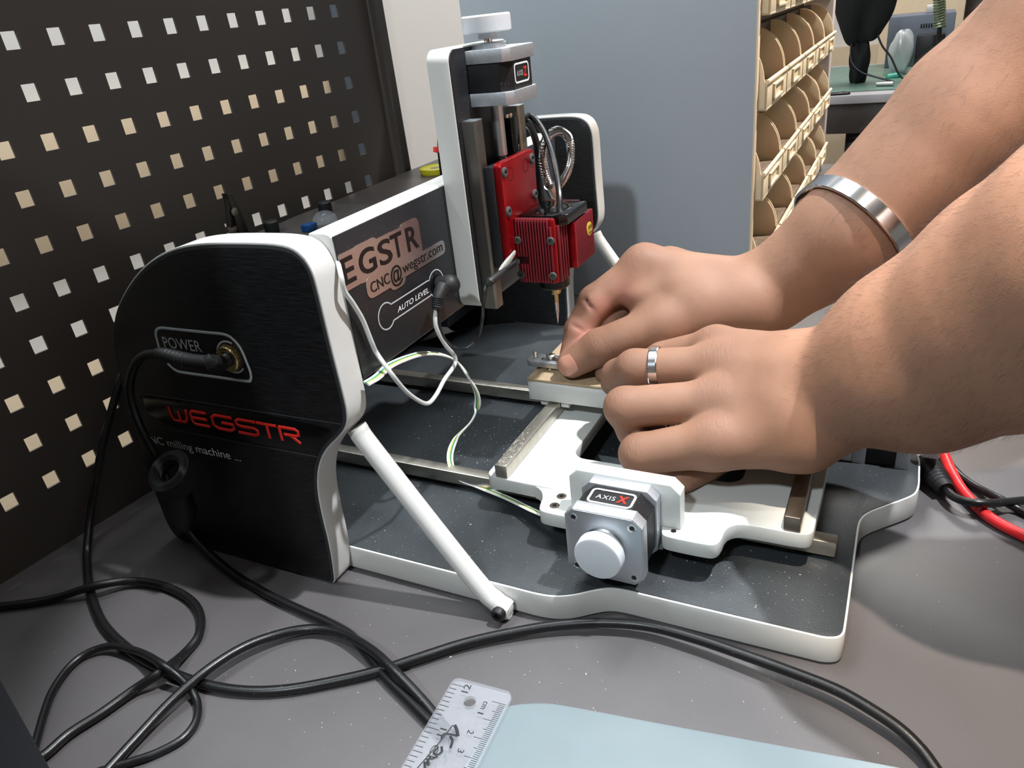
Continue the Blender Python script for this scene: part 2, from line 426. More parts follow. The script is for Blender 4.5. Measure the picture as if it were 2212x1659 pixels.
for pts in (([(2235, 60, 130), (2225, 55, 70), (2215, 30, 40), (2208, -5, 25), (2205, -60, 8)]), ([(2240, 0, 140), (2230, -20, 100), (2220, -45, 70), (2205, -75, 20), (2190, -110, 7)])):
    mb = MB(); tube(mb, catmull(pts, 6), 2.6, 8); obj('cord', mb, cable_black, t)
mb = MB(); box(mb, 2600, 2760, -200, -18, 3.2, 150, 3)
t = thing('instrument_box', 'grey blue instrument case with dark vent slots on the far desk', 'box', (2680, -110, 3))
obj('case', mb, mat('case_grey', (104, 112, 126), .5), t)
for z in (62, 118):
    for k in range(7):
        mb = MB(); box(mb, 2598.6, 2600.4, -110-k*7-2, -110-k*7+2, z-6, z+6, .4); obj('vent_slot', mb, black_plain, t)
mb = MB(); blob(mb, (2420, -66, 62), (22, 34, 59), 11, 24, .10)
tag(obj('foil_bag', mb, mat('foil', (205, 212, 216), .35, .35, bump=.6, bscale=60)), 'crumpled silver foil bag leaning on a black carton', 'bag')
mb = MB(); box(mb, 2410, 2480, -175, -102, 3.2, 104, 1.5); tag(obj('carton', mb, black_plain), 'small black carton standing beside the silver foil bag', 'box')
mb = MB(); lathe(mb, (2380, -230, 3.2), (0, 0, 1), [(0, 20), (90, 25), (100, 25)], 24)
tag(obj('paper_cup', mb, white_plastic), 'white paper cup standing on the far desk', 'cup')
mb = MB(); box(mb, 2640, 2700, -152, -118, 150.3, 172, 3); tag(obj('white_carton', mb, white_plastic), 'little white carton lying on the grey instrument case', 'box')
mb = MB(); lathe(mb, (2330, -35, 3.3), (0.1, -1, 0.12), [(0, 7), (4, 12), (30, 12), (42, 3)], 16)
tag(obj('thread_spool', mb, mat('teal', (40, 150, 128), .35, trans=.2)), 'teal green plastic spool lying on the green mat', 'spool')
mb = MB(); cyl(mb, (2160, -18, 10), (2150, -62, 10), 6.5, 14, 1.5); tag(obj('silver_tube', mb, chrome), 'short shiny silver tube lying at the desk edge', 'tube')
t = thing('goose_neck', 'springy green silver coil arm rising from the far desk', 'arm', (2260, -160, 3))
mb = MB(); tube(mb, [(2262, -160, 3.2), (2258, -158, 70), (2252, -155, 132)], [9, 7, 6], 12); obj('stem', mb, black_plain, t)
mb = MB()
A, B = np.array((2252, -155, 132.)), np.array((2246, -128, 330.))
hel = []
u, v, d = basis(B-A)
for k in range(30*14):
    a = 2*math.pi*k/14; q = A+(B-A)*k/(30*14); hel.append(q+(u*math.cos(a)+v*math.sin(a))*13)
tube(mb, hel, 2.8, 6); obj('coil', mb, mat('coil_green', (150, 160, 130), .3, .7), t)
mb = MB(); tube(mb, catmull([(2050, 95, 2.5), (2070, 60, 2.5), (2052, 42, 2.5), (2045, 75, 2.5), (2048, 110, 2.5)], 8), 4, 8)
tag(obj('short_cord', mb, cable_black), 'short black cord folded on the pale far desk edge', 'cord')
mb = MB(); box(mb, 3400, 3500, -250, 40, -750, 420, 4); tag(obj('locker', mb, wall_beige), 'tall beige locker standing behind the far desk', 'locker')
mb = MB(); box(mb, 3500, 3700, -700, -255, -750, 430, 4); tag(obj('cupboard', mb, mat('brown_cupboard', (52, 42, 36), .5)), 'dark brown cupboard behind the far desk clutter', 'cupboard')

# ================================================================== the milling machine
M = thing('milling_machine', 'white and black desktop CNC milling machine with red spindle on the workbench', 'machine', (191.7, 100, 0.4))
CX = 383.4

# ---- base plate
half = [(16.3, 302), (16.3, 60), (16.2, 46), (16.1, 34), (17.5, 24), (22, 15), (28, 7.5), (33, 0), (34.2, -8), (34.2, -20), (34.2, -100), (34.4, -108), (38, -114.6), (48, -115),
        (112, -115), (124, -115), (132, -115.4), (140, -118), (150, -127), (161, -137.5), (168, -143), (177, -144.6), (186, -144.6)]
outl = half+[(CX-x, y) for x, y in half[::-1]]
outl = chaikin(outl, 2)
mb = MB(); prism(mb, outl[::-1], 1.6, 17.4, 'xy', 0.5); base = obj('base_plate', mb, white_paint, M, 'white edged base plate')
mb = MB(); prism(mb, inset(outl[::-1], 1.1), 17.2, 17.75, 'xy', 0.2); obj('black_top_sheet', mb, black_sheet, base)
for x, y in ((50, -95), (333, -95), (40, 270), (343, 270), (191, -128)):
    mb = MB(); cyl(mb, (x, y, 0.05), (x, y, 1.8), 8, 20); obj('foot', mb, black_rubber, base)

# ---- side panels
raw = [(166, 0), (162.8, 1.5), (161.2, 6), (158.3, 30), (158.2, 50), (156.6, 70), (151.5, 86), (143, 98.5), (130.5, 109), (124.5, 116), (122.4, 124), (122.4, 134),
       (123.3, 160), (123.5, 188), (124.2, 198), (128.5, 206), (138, 209.6), (166, 209.4), (190, 208.4), (210, 205.4), (229, 199), (247, 189.2), (263, 177),
       (274, 166.5), (281, 157), (287, 144), (294, 118), (300, 78), (300.5, 24), (299, 6), (291, 0.2), (275, 0)]
sil = chaikin([(y, z+0.3) for y, z in raw], 2)
sil = [(y, max(z, 0.3)) for y, z in inset(sil, -0.9)]
def side_panel(x0, outer_sign, label):
    x1 = x0+17.5
    mb = MB(); prism(mb, sil[::-1], x0+0.7, x1-0.7, 'yz', 0.5); p = obj('side_panel', mb, white_paint, M, label)
    for xa in (x0, x1-1.1):
        mb = MB(); prism(mb, inset(sil[::-1], 0.9), xa, xa+1.1, 'yz', 0.3); obj('rubber_rim', mb, grey_rubber, p)
        xb = xa-0.25 if xa == x0 else xa+0.25
        mb = MB(); prism(mb, inset(sil[::-1], 2.6), xb, xb+1.1, 'yz', 0.2)
        obj('face_sheet', mb, black_brushed_sheen if (xa == x0) else black_panel, p)
    return p
pl = side_panel(0, -1, 'left side panel with printed black face')
pr = side_panel(365.9, 1, 'right side panel with black inner face')
# print on the left panel (u runs towards the front = -y)
U, Z = (0, -1, 0), (0, 0, 1)
XF = -0.45
mb = MB(); text(mb, 'POWER', (XF, 242, 148.2), U, Z, 29.2, 6.7, 0.0); obj('power_lettering', mb, grey_print, pl, smooth=0)
mb = MB(); text(mb, 'CNC milling machine ...', (XF, 291, 77.4), U, Z, 82, 7.2, 0.0); obj('caption_lettering', mb, white_print, pl, smooth=0)
def print_line(mb, pts, r, nrm=(1, 0, 0)): tube(mb, pts, r, 8, flat=(nrm, 0.25))
mb = MB()
fr = [(XF, 247, 147), (XF, 246.6, 152), (XF, 245.5, 157), (XF, 241, 160), (XF, 230, 160.3), (XF, 205, 160.5), (XF, 192, 160.5), (XF, 186.5, 158), (XF, 183, 153), (XF, 181.5, 145), (XF, 181, 139.5), (XF, 182.5, 135.2), (XF, 187, 134), (XF, 210, 133.8), (XF, 234, 133.6), (XF, 240, 134.5), (XF, 244.5, 138)]
print_line(mb, catmull(fr, 5), 0.85); obj('socket_frame_print', mb, grey_print, pl)
mb = MB(); print_line(mb, [(XF, 192.3+9.0*math.cos(a), 147.5+9.0*math.sin(a)) for a in np.linspace(-2.4, 2.0, 30)], 0.6); obj('socket_ring_print', mb, grey_print, pl)
mb = MB(); lathe(mb, (-0.2, 192.3, 147.5), (-1, 0, 0), [(0, 7.3), (2.4, 7.3), (3.2, 6.6), (3.2, 4.2), (0.5, 4.0)], 32)
for k in range(30):
    a = 2*math.pi*k/30; c = np.array((0, math.cos(a), math.sin(a)))
    tube(mb, [np.array((-0.6, 192.3, 147.5))+c*7.25, np.array((-2.9, 192.3, 147.5))+c*7.25], 0.5, 6)
obj('power_socket', mb, brass, pl, 'knurled brass power socket')
# recessed step lines and raised red logo
mb = MB(); print_line(mb, catmull([(XF+.1, 280, 108), (XF+.1, 279, 112.5), (XF+.1, 275, 114.6), (XF+.1, 200, 115.6), (XF+.1, 127, 116.6)], 6), 0.35)
print_line(mb, [(XF+.1, 283, 92.4), (XF+.1, 215, 92.6), (XF+.1, 149, 93)], 0.45); obj('step_line', mb, mat('step_grey', (60, 60, 62), .3), pl)
mb = MB(); prism(mb, chaikin([(277, 93.6), (278, 112.5), (272, 113.6), (135, 115.4), (136, 108), (144, 101), (150, 94)], 2), -0.75, -0.2, 'yz', 0.15); obj('logo_band', mb, mat('band_black', (9, 9, 10), .25), pl)
LG = {'W': [[(0, 1), (.02, .3), (.12, 0), (.75, 0), (.92, .3), (1, 1)], [(.5, .75), (.5, 0)]],
      'E': [[(1, 1), (.15, 1), (0, .8), (0, .2), (.15, 0), (1, 0)], [(.05, .5), (.95, .5)]],
      'G': [[(1, 1), (.2, 1), (0, .8), (0, .2), (.2, 0), (.8, 0), (1, .2), (1, .5), (.45, .5)]],
      'S': [[(1, 1), (.15, 1), (0, .85), (0, .62), (.15, .5), (.85, .5), (1, .38), (1, .15), (.85, 0), (0, 0)]],
      'T': [[(0, 1), (1, 1)], [(.5, 1), (.5, 0)]],
      'R': [[(0, 0), (0, 1)], [(0, 1), (.85, 1), (1, .88), (1, .62), (.85, .5), (.2, .5)], [(.5, .5), (1, 0)]]}
yl = [(256, 241.5, 'W'), (238.5, 225.5, 'E'), (221.5, 205.5, 'G'), (202.5, 187.5, 'S'), (186.5, 172.5, 'T'), (170.5, 157.5, 'R')]
for ya, yb, ch in yl:
    mb = MB()
    for st in LG[ch]:
        pts = [(-1.1, ya+(yb-ya)*q[0], 100.2+q[1]*8.6) for q in st]
        tube(mb, pts, 0.98, 10, flat=((1, 0, 0), 0.4))
    obj('logo_letter', mb, red_print, pl, 'raised red logo letter')

# ---- struts
def strut(xc):
    p = catmull([(xc, 128, 108), (xc, 120, 94.5), (xc, 70, 23), (xc, 57.5, 9.8), (xc, 50.6, 5.6), (xc, 48.6, 5.0)], 6)
    mb = MB(); r = [5.6]*len(p); r[-11:] = [5.7, 5.8, 5.9, 5.9, 5.7, 5.4, 5.2, 4.9, 4.4, 3.4, 1.2]
    tube(mb, p, r, 18)
    s = obj('strut', mb, white_paint, M, 'white tubular strut')
    sg = -1 if xc < 100 else 1
    mb = MB(); lathe(mb, (xc+sg*4.6, 53, 7.4), (sg, 0, 0), [(0, 3.9), (3.0, 3.9), (4.0, 3.2), (4.0, 1.6), (1.8, 1.5)], 20); obj('socket_bolt', mb, black_rubber, s)
strut(11.5); strut(CX-11.5)

# ---- cross beam
mb = MB(); prism(mb, [(122.4, 133.6), (137, 133.6), (137, 209), (136, 210.6), (127, 210.6), (124.6, 210.0), (123, 208.6), (122.4, 206.6)], 17.3, 283.5, 'yz', .4); beam = obj('cross_beam', mb, white_paint, M, 'white topped cross beam')
mb = MB(); prism(mb, rrect(17.6, 283.2, 134.2, 209.2, .3, 2), 121.6, 122.8, lambda u, v, h: (u, h, v), 0.2); obj('front_sheet', mb, black_panel, beam)
mb = MB(); box(mb, 17.6, 365.8, 286, 296, 18, 160, .4); obj('rear_shade_plate', mb, black_panel, beam)  # black plate put in to stand for the shade under the beam
mb = MB(); box(mb, 290, 366, 245, 287, 40, 100, .6); obj('rear_housing', mb, black_panel, beam)
YB = 121.5
# die cut mirror sticker
mb = MB()
ST = [0]
def rr(u0, u1, v0, v1, r):
    ST[0] += 1; prism(mb, rrect(u0, u1, v0, v1, r, 5), YB-0.16-.02*ST[0], YB-.02*ST[0]+.1, lambda u, v, h: (u, h, v), 0.0)
for a in ((17.7, 31.5, 181.6, 200.2, 1.2), (28, 50, 181.2, 200.6, 4.5), (46, 66, 179, 199, 4.2), (55, 74, 178, 198.8, 3.0), (70, 88.5, 178.6, 200.2, 4.0), (33.5, 60, 171.3, 182.5, 4.2), (52.5, 68.5, 168.6, 182.5, 5.2), (60, 111.5, 172.2, 180.4, 3.2)): rr(*a)
st = obj('mirror_sticker', mb, mirror_film, beam, 'die-cut mirror film sticker')
ux, uz = (1, 0, 0), (0, 0, 1)
yt = YB-0.45
mb = MB()
for s_, x_, w_, z_ in (('E', 18.0, 9.6, 184.6), ('G', 31.6, 14.0, 184.2), ('S', 48.4, 11.6, 184.0), ('T', 60.2, 10.6, 184.1), ('R', 74.6, 11.0, 183.8)):
    text(mb, s_, (x_, yt, z_), ux, uz, w_, 13.0, 0.0, 0.15)
text(mb, 'CNC', (36.8, yt, 173.8), ux, uz, 17.0, 5.7, 0.0, 0.06); text(mb, '@', (55.0, yt, 169.6), ux, uz, 10.6, 11.6, 0.0, 0.14)
text(mb, 'wegstr.com', (66.4, yt, 172.6), ux, uz, 42.2, 6.4, 0.0, 0.05)
obj('sticker_lettering', mb, mat('sticker_black', (14, 12, 12), .4), st, smooth=0)
mb = MB(); text(mb, 'AUTO LEVEL', (55.4, YB-.3, 156.0), ux, uz, 32.4, 3.0, 0.0, 0.08, 0.22); obj('auto_level_lettering', mb, white_print, beam, smooth=0)
mb = MB()
key = [(51.6, 162.6), (88.6, 162.6)] + [(97.0+8.1*math.cos(a), 158.0+8.1*math.sin(a)) for a in np.linspace(2.6, -2.6, 18)] + [(88.6, 153.4), (51.6, 153.4)] + [(45.6+7.2*math.cos(a), 158.0+7.2*math.sin(a)) for a in np.linspace(-.7, -5.6, 20)]
print_line(mb, [(u, YB-.1, v) for u, v in key]+[(key[0][0], YB-.1, key[0][1])], 0.42, (0, 1, 0)); obj('keyhole_print', mb, grey_print, beam)
mb = MB(); lathe(mb, (97.0, 121.7, 158.0), (0, -1, 0), [(0, 6), (.6, 6), (.6, 3), (.2, 3)], 24); obj('jack_socket', mb, black_plain, beam)

# ---- Z column
mb = MB(); prism(mb, rrect(120.2, 194, 133.8, 281, 7, 8), 107.9, 121.7, lambda u, v, h: (u, h, v), 0.7); col_ = obj('tool_column', mb, white_paint, M, 'white edged vertical tool column')
mb = MB(); prism(mb, rrect(120.9, 193.3, 134.5, 280.3, 6.4, 8), 107.3, 108.4, lambda u, v, h: (u, h, v), 0.2); obj('column_face', mb, black_panel, col_)
def rail_v(x0, x1, yf, z0, z1, m):
    mb = MB(); prism(mb, [(x0, 107.3), (x1, 107.3), (x1, yf+1.2), (x1-1.2, yf), (x0+1.2, yf), (x0, yf+1.2)], z0, z1, 'xy', 0.3)
    return obj('guide_rail', mb, m, col_, 'steel vertical guide rail')
rail_v(125.2, 134.6, 98.8, 132.6, 243, steel_dusty); rail_v(181, 190, 98.8, 150, 243.3, steel_dark)
for x0, x1 in ((125.5, 134.3), (181.3, 189.7)):
    mb = MB(); box(mb, x0, x1, 99.1, 107, 243, 243.5, .1); obj('rail_end_cap', mb, alloy_smooth, col_)
for x in (172.2, 177.2):
    mb = MB(); cyl(mb, (x, 103.5, 165), (x, 103.5, 240), 2.0, 14); obj('guide_rod', mb, chrome, col_)
mb = MB(); box(mb, 169.8, 180.8, 99.4, 107.3, 150, 238, .4); obj('switch_block', mb, black_gloss, col_)

# ---- stepper motors
def stepper(name, ctr, axis, L, half_w, ch, label):
    """flange - black can - flange along axis; ctr is the middle of the outer face; axis points inwards"""
    d = unit(axis)
    if abs(d[2]) > .5: U_, V_ = np.array((1., 0, 0)), np.array((0, 1., 0))
    else:
        V_ = np.array((0, 0, 1.)); U_ = np.cross(V_, d)
    F = lambda u, v, h: tuple(np.array(ctr)+U_*u+V_*v+d*h)
    fl = L*0.24
    mb = MB(); prism(mb, chamf(-half_w+1, half_w-1, -half_w+1, half_w-1, ch+2.2), fl-.2, L-fl+.2, F, 0.3); can = obj(name, mb, mat('stepper_black', (20, 20, 21), .5, dust=.3, dscale=700), M, label)
    for a, b in ((0, fl), (L-fl, L)):
        mb = MB(); prism(mb, chamf(-half_w, half_w, -half_w, half_w, ch), a, b, F, 0.35); obj('end_flange', mb, alloy, can)
    return can, F, fl
# X motor: outer face looks to -x, centred at (29.9, 0, 47.4)
xm, FX, fl = stepper('x_motor', (29.9, 0, 47.4), (1, 0, 0), 32, 20.6, 4.8, 'stepper motor of the X axis')
mb = MB(); prism(mb, chamf(-20.1, 20.1, -20.1, 20.1, 4.6), 29.6, 30.2, lambda u, v, h: (h, u, v+47.4), 0.2); obj('face_plate', mb, alloy_smooth, xm, 'smooth machined face')
for sy in (-15.5, 15.5):
    for sz in (-15.5, 15.5):
        mb = MB(); lathe(mb, (29.75, sy, 47.4+sz), (-1, 0, 0), [(0, 2.3), (.25, 2.3), (.3, 1.7), (-.1, 1.6)], 18); obj('flange_screw', mb, chrome, xm)
        mb = MB(); lathe(mb, (29.6, sy, 47.4+sz), (-1, 0, 0), [(0, 1.45), (.12, 1.4)], 6); obj('screw_recess', mb, black_plain, xm)
mb = MB(); lathe(mb, (29.8, 0, 47.4), (-1, 0, 0), [(0, 11.6), (1.8, 11.6), (2.2, 11.0)], 40); obj('bearing_boss', mb, chrome, xm)
mb = MB(); lathe(mb, (27.8, 0, 47.4), (-1, 0, 0), [(0, 5.4), (3, 5.4)], 24); obj('knob_hub', mb, milky, xm)
mb = MB(); lathe(mb, (26.4, 0, 47.4), (-1, 0, 0), [(0, 11.9), (.6, 12.6), (5.6, 12.6), (6.6, 12.0), (7.0, 10.8)], 48); obj('hand_knob', mb, milky, xm, 'milky white hand knob')
def axis_label(parent, O, U_, V_, W, H, letter, lh=0.42):
    U_, V_ = np.array(U_, float), np.array(V_, float); n = np.cross(U_, V_); O = V3(O)
    ring = [O+U_*u+V_*v+n*.1 for u, v in rrect(0, W, 0, H, min(W, H)*.2, 5)]
    mb = MB(); tube(mb, ring, min(W, H)*.055, 8, flat=(n, .3), closed=True); obj('label_frame', mb, white_print, parent)
    mb = MB(); text(mb, 'AXIS', O+U_*W*.14+V_*H*.33+n*.1, U_, V_, W*.45, H*lh*.72, 0, .05, 0, 1.15); obj('label_lettering', mb, grey_print, parent, smooth=0)
    mb = MB(); text(mb, letter, O+U_*W*.63+V_*H*.25+n*.1, U_, V_, W*.25, H*lh*1.25, 0, .3); obj('label_letter', mb, red_print, parent, 'red axis letter', smooth=0)
axis_label(xm, (39.2, 11.6, 67.2), (0, -1, 0), (1, 0, 0), 23.0, 11.6, 'X')
# Z motor, outer face up at z = 278.2
zm, FZ, fl = stepper('z_motor', (157, 99.8, 278.2), (0, 0, -1), 29.2, 18.5, 3.7, 'stepper motor of the Z axis')
axis_label(zm, (146.6, 82.2, 259.4), (1, 0, 0), (0, 0, 1), 17.8, 9.6, 'Z')
mb = MB(); lathe(mb, (153, 99.8, 278.2), (0, 0, 1), [(0, 10), (2.4, 10), (2.8, 9.4)], 36); obj('bearing_boss', mb, alloy_smooth, zm)
mb = MB(); cyl(mb, (153, 99.8, 280), (153, 99.8, 287), 2.4, 18); obj('motor_shaft', mb, chrome, zm)
mb = MB(); lathe(mb, (153, 99.8, 283.2), (0, 0, 1), [(0, 5.4), (3.0, 5.4), (3.0, 13), (3.6, 13.6), (11.2, 13.6), (12, 12.9)], 40); obj('hand_knob', mb, milky, zm, 'milky white hand knob')
mb = MB(); cyl(mb, (153, 99, 219.5), (153, 99, 249.2), 3.6, 20, .4); obj('screw_sleeve', mb, alloy_smooth, zm)
mb = MB()
cyl(mb, (153, 99, 196), (153, 99, 220), 2.2, 14)
for k in range(14): lathe(mb, (153, 99, 197+k*1.6), (0, 0, 1), [(0, 2.2), (.5, 2.9), (1.0, 2.2)], 14, False)
obj('lead_screw', mb, steel_dark, zm)

# ---- red carriage plate and spindle
mb = MB(); box(mb, 128.6, 180, 93.4, 98.9, 158, 217.5, .5); cb = obj('carriage_block', mb, black_panel, M, 'black slide block')
mb = MB(); prism(mb, rrect(130.6, 176.6, 161.4, 219.2, 3.2, 5), 88.9, 93.6, lambda u, v, h: (u, h, v), 0.6)
rp = obj('carriage_plate', mb, red_anod, M, 'red anodised carriage plate')
def bolt(parent, c, d, r=2.7, h=1.6, m=None):
    mb = MB(); lathe(mb, c, d, [(0, r), (h*.7, r), (h, r*.8), (h, r*.45), (h*.4, r*.42)], 18); return obj('cap_screw', mb, m or grey_dusty, parent)
grey_dusty = mat('screw_dusty', (78, 78, 76), .6, .3, dust=.4, dscale=1200)
for x, z in ((134.2, 213.5), (171.8, 213.8), (134.2, 191), (171.8, 192)): bolt(rp, (x, 89.2, z), (0, -1, 0), 3.0)
for x, z in ((142, 211), (163, 211.5)):
    mb = MB(); lathe(mb, (x, 89.0, z), (0, -1, 0), [(-.2, 4.2), (.15, 4.2), (.15, 3.3), (-.1, 3.2)], 24); obj('counterbore', mb, mat('red_dark', (90, 8, 14), .4, .4), rp)
# finned body: three blocks make one heat sink
sp_m = MB()
def fins_x(mb, x, y0, y1, z0, z1, n):
    for k in range(n):
        yc = y0+(y1-y0)*(k+.5)/n; hw = (y1-y0)/n*.3
        box(mb, x-1.5, x+.5, yc-hw, yc+hw, z0, z1, .25)
def fins_y(mb, y, x0, x1, z0, z1, n):
    for k in range(n):
        xc = x0+(x1-x0)*(k+.5)/n; hw = (x1-x0)/n*.3
        box(mb, xc-hw, xc+hw, y-1.5, y+.5, z0, z1, .25)
box(sp_m, 142, 190, 66, 88.7, 146.2, 184.4, .5); box(sp_m, 161.5, 192, 60.6, 88.9, 149, 178, .5)
sp = obj('spindle_body', sp_m, mat('spindle_core', (60, 8, 12), .5, .3), M, 'red finned spindle heat sink')
def fin_obj(x0, x1, y0, y1, z0, z1, b=.3):
    mb = MB(); box(mb, x0, x1, y0, y1, z0, z1, b); obj('fin', mb, red_fin, sp)
n = 13
for k in range(n):
    yc = 89.0-(k+.5)*(89.0-65.0)/n
    if k < 4: fin_obj(140.0, 142.3, yc-.60, yc+.60, 161.8, 185.2); fin_obj(140.0, 142.3, yc-.60, yc+.60, 145.6, 157.2)
    else: fin_obj(140.0, 142.3, yc-.60, yc+.60, 145.6, 185.2 if k < n-1 else 180.5)
for k in range(4): fin_obj(145.0+k*3.7, 146.4+k*3.7, 62.4, 66.3, 145.2, 180.0-k*.3)
mb = MB(); box(mb, 141, 144.2, 63.4, 67.6, 145.6, 185, 1.4); obj('corner_rib', mb, red_anod, sp)
mb = MB(); box(mb, 160.2, 162.4, 58.6, 64.5, 149.2, 177.2, .4); obj('corner_rib', mb, red_anod, sp)
n = 20
for k in range(n):
    xc = 162.6+(k+.5)*(192-162.6)/n
    fin_obj(xc-.45, xc+.45, 58.8, 60.9, 149, 177.2+k*.05, .2)
for q in [(140,87.4,172.2),(140,65.8,172.3),(140,87.3,150.7),(140,66.2,150.7)]: bolt(sp, (140.2, q[1], q[2]), (-1, 0, 0), 2.5, 1.3)
q = [(183.9,58.8,167.3)][0]
mb = MB(); lathe(mb, (q[0], 58.9, q[2]), (0, -1, 0), [(0, 4.4), (.5, 4.4), (.8, 3.9)], 28); lg = obj('round_badge', mb, mat('badge_gold', (205, 178, 60), .35, .4), sp, 'round gold badge')
mb = MB()
for u0, u1, w0, w1 in ((-2.4, -.8, .5, 2.6), (.8, 2.4, .5, 2.6), (-2, 2, -2.3, -1.6)): box(mb, q[0]+u0, q[0]+u1, 57.8, 58.15, q[2]+w0, q[2]+w1, .1)
obj('badge_print', mb, mat('badge_ink', (70, 60, 20), .5), sp)
# glossy black cap
mb = MB(); prism(mb, [(146.5, 88.8), (146.5, 62.6), (150.5, 58.8), (182.6, 58.8), (182.6, 88.8)], 179, 185.4, 'xy', 0.8)
cap = obj('spindle_cap', mb, black_gloss, M, 'glossy black spindle cap')
# nose, collet, engraving bit
SX, SY = 163.2, 76.2
mb = MB(); lathe(mb, (SX, SY, 146.4), (0, 0, -1), [(0, 9.9), (9.6, 9.9), (10.8, 8.7)], 36); ns = obj('spindle_nose', mb, mat('nose_black', (18, 18, 19), .35, dust=.35, dscale=600), M, 'black spindle nose')
mb = MB(); lathe(mb, (SX, SY, 135.8), (0, 0, -1), [(0, 3.6), (4.4, 3.6), (5.2, 2.9)], 24); obj('collet', mb, brass, ns)
mb = MB(); lathe(mb, (SX, SY, 130.8), (0, 0, -1), [(0, 1.5), (9, 1.6), (12, 1.5), (21, .12)], 16); obj('engraving_bit', mb, chrome, ns)
mb = MB(); cyl(mb, (SX, SY, 124.6), (SX, SY, 131), 1.7, 14); obj('bit_shank', mb, brass, ns)

# ---- spindle wiring
def lead(name, pts, r, m, parent, label=None, seg=10):
    mb = MB(); tube(mb, catmull(pts, 8), r, seg); return obj(name, mb, m, parent, label)
lead('spindle_cable', [(196.8,104,233.7),(205.3,104,234.1)]+[(205.1,99,231.1)]+[(200.9,92,223.6)]+[(192.1,84,213.1)]+[(178.7,76,203)]+[(166.9,70,193.1)]+[(160.6,67.8,184)], 2.0, cable_black, cap)
lead('spindle_cable', [(199.8,105,231.6),(207.4,105,227.5),(214.1,105,218.2),(216.7,105,205.7),(215.6,105,193.7),(215.2,105,181.3),(219,105,169.1)], 2.4, cable_black, cap)
cond = catmull([(201.4,92,190.1),(197.1,92,198.3),(195.5,92,208.2),(198.8,92,217.1),(208.7,92,221.4),(224.8,92,220.9),(239,92,214.2),(242.3,92,205),(237.2,92,195.7),(226.8,92,189.8),(215.6,92,186.8),(208.1,92,184.9)], 12)
mb = MB(); tube(mb, cond, [2.6]*len(cond), 12)
acc = 0
for i in range(1, len(cond)):
    acc += np.linalg.norm(cond[i]-cond[i-1])
    if acc > .95:
        acc = 0; lathe(mb, cond[i], cond[i]-cond[i-1], [(-.38, 2.6), (0, 3.15), (.38, 2.6)], 12, False)
obj('flexible_conduit', mb, chrome, cap, 'ribbed chrome conduit loop')
A = [(209.9,90,177.6),(204,90,184),(197.9,90,191.5)]
mb = MB(); tube(mb, [A[0], A[1]], 3.0, 16); tube(mb, [A[1], A[2]], 3.8, 16); obj('conduit_ferrule', mb, chrome, cap)

# ---- Y rails on the base, X carriage plate, X rails, work table
for x0, x1 in ((90.2, 98.7), (209.3, 217.8)):
    mb = MB(); box(mb, x0, x1, -105.5, 290, 21, 30.2, .8); r_ = obj('y_rail', mb, steel, M, 'square steel Y rail')
    for y in (-80, 40, 160, 260):
        mb = MB(); box(mb, x0+1.5, x1-1.5, y-6, y+6, 17.5, 21.2, .3); obj('rail_spacer', mb, black_plain, r_)
plate_l = [(77, 0), (77, 88), (79, 93.2), (84, 95), (225, 95), (230, 93), (232, 88), (232, -88), (230, -93), (225, -95), (83, -95), (78.5, -93), (77, -88),
           (77, -62), (75, -56), (70, -52.6), (60, -52.4), (55.4, -50.5), (54.2, -46), (54.2, -27), (55.2, -23), (59, -21.6), (62, -21.4),
           (62, 21.4), (59, 21.6), (55.2, 23), (54.2, 27), (54.2, 44), (55.6, 48.2), (61, 50), (68, 51.2), (74, 55.5), (77, 62)]
hole_l = rrect(113, 196, -52, 51.5, 9, 6)
mb = MB(); curve_plate(mb, [chaikin(plate_l, 1), hole_l], 33, 42, 'xy', 0.5)
xp = obj('carriage_plate_lower', mb, white_plastic, M, 'white X carriage plate with a window')
for x, y in ((88.5, 85), (88.5, -85), (213.5, 85), (213.5, -85)):
    mb = MB(); box(mb, x+1.5, x+11, y-8, y+8, 30.4, 33.1, .3); obj('slide_block', mb, white_plastic, xp)
for y0, y1 in ((79, 87.4), (-88.6, -80)):
    mb = MB(); box(mb, 77.6, 231, y0, y1, 42, 51.2, .9); obj('x_rail', mb, steel if y0 > 0 else steel_dark, xp, 'square steel X rail')
for q in [(71.4,41,42),(61.8,41.3,42)]:
    mb = MB(); lathe(mb, (q[0], q[1], 41.9), (0, 0, 1), [(0, 2.9), (.22, 2.9), (.26, 2.6)], 24); b_ = obj('socket_screw', mb, steel_dark, xp)
    mb = MB(); lathe(mb, (q[0], q[1], 42.1), (0, 0, 1), [(0, 1.4), (.1, 1.4)], 6); obj('hex_recess', mb, black_plain, b_)
# motor bracket
mb = MB(); prism(mb, [(31, 34), (31, 64), (26, 69), (-26, 69), (-31, 64), (-31, 42.2), (-21, 42.2), (-21, 26), (21, 26), (21, 34)], 61.8, 71, 'yz', 0.6); obj('motor_bracket', mb, white_plastic, xp, 'white upright motor bracket')
for q in [(60.1,-27.7,42)]:
    mb = MB(); lathe(mb, (q[0], q[1], 41.95), (0, 0, 1), [(0, 1.5), (.12, 1.5)], 16); obj('screw_hole', mb, black_plain, xp)
mb = MB(); cyl(mb, (71, 0, 47.4), (228, 0, 47.4), 3.2, 16); obj('x_lead_screw', mb, steel_dark, xp)
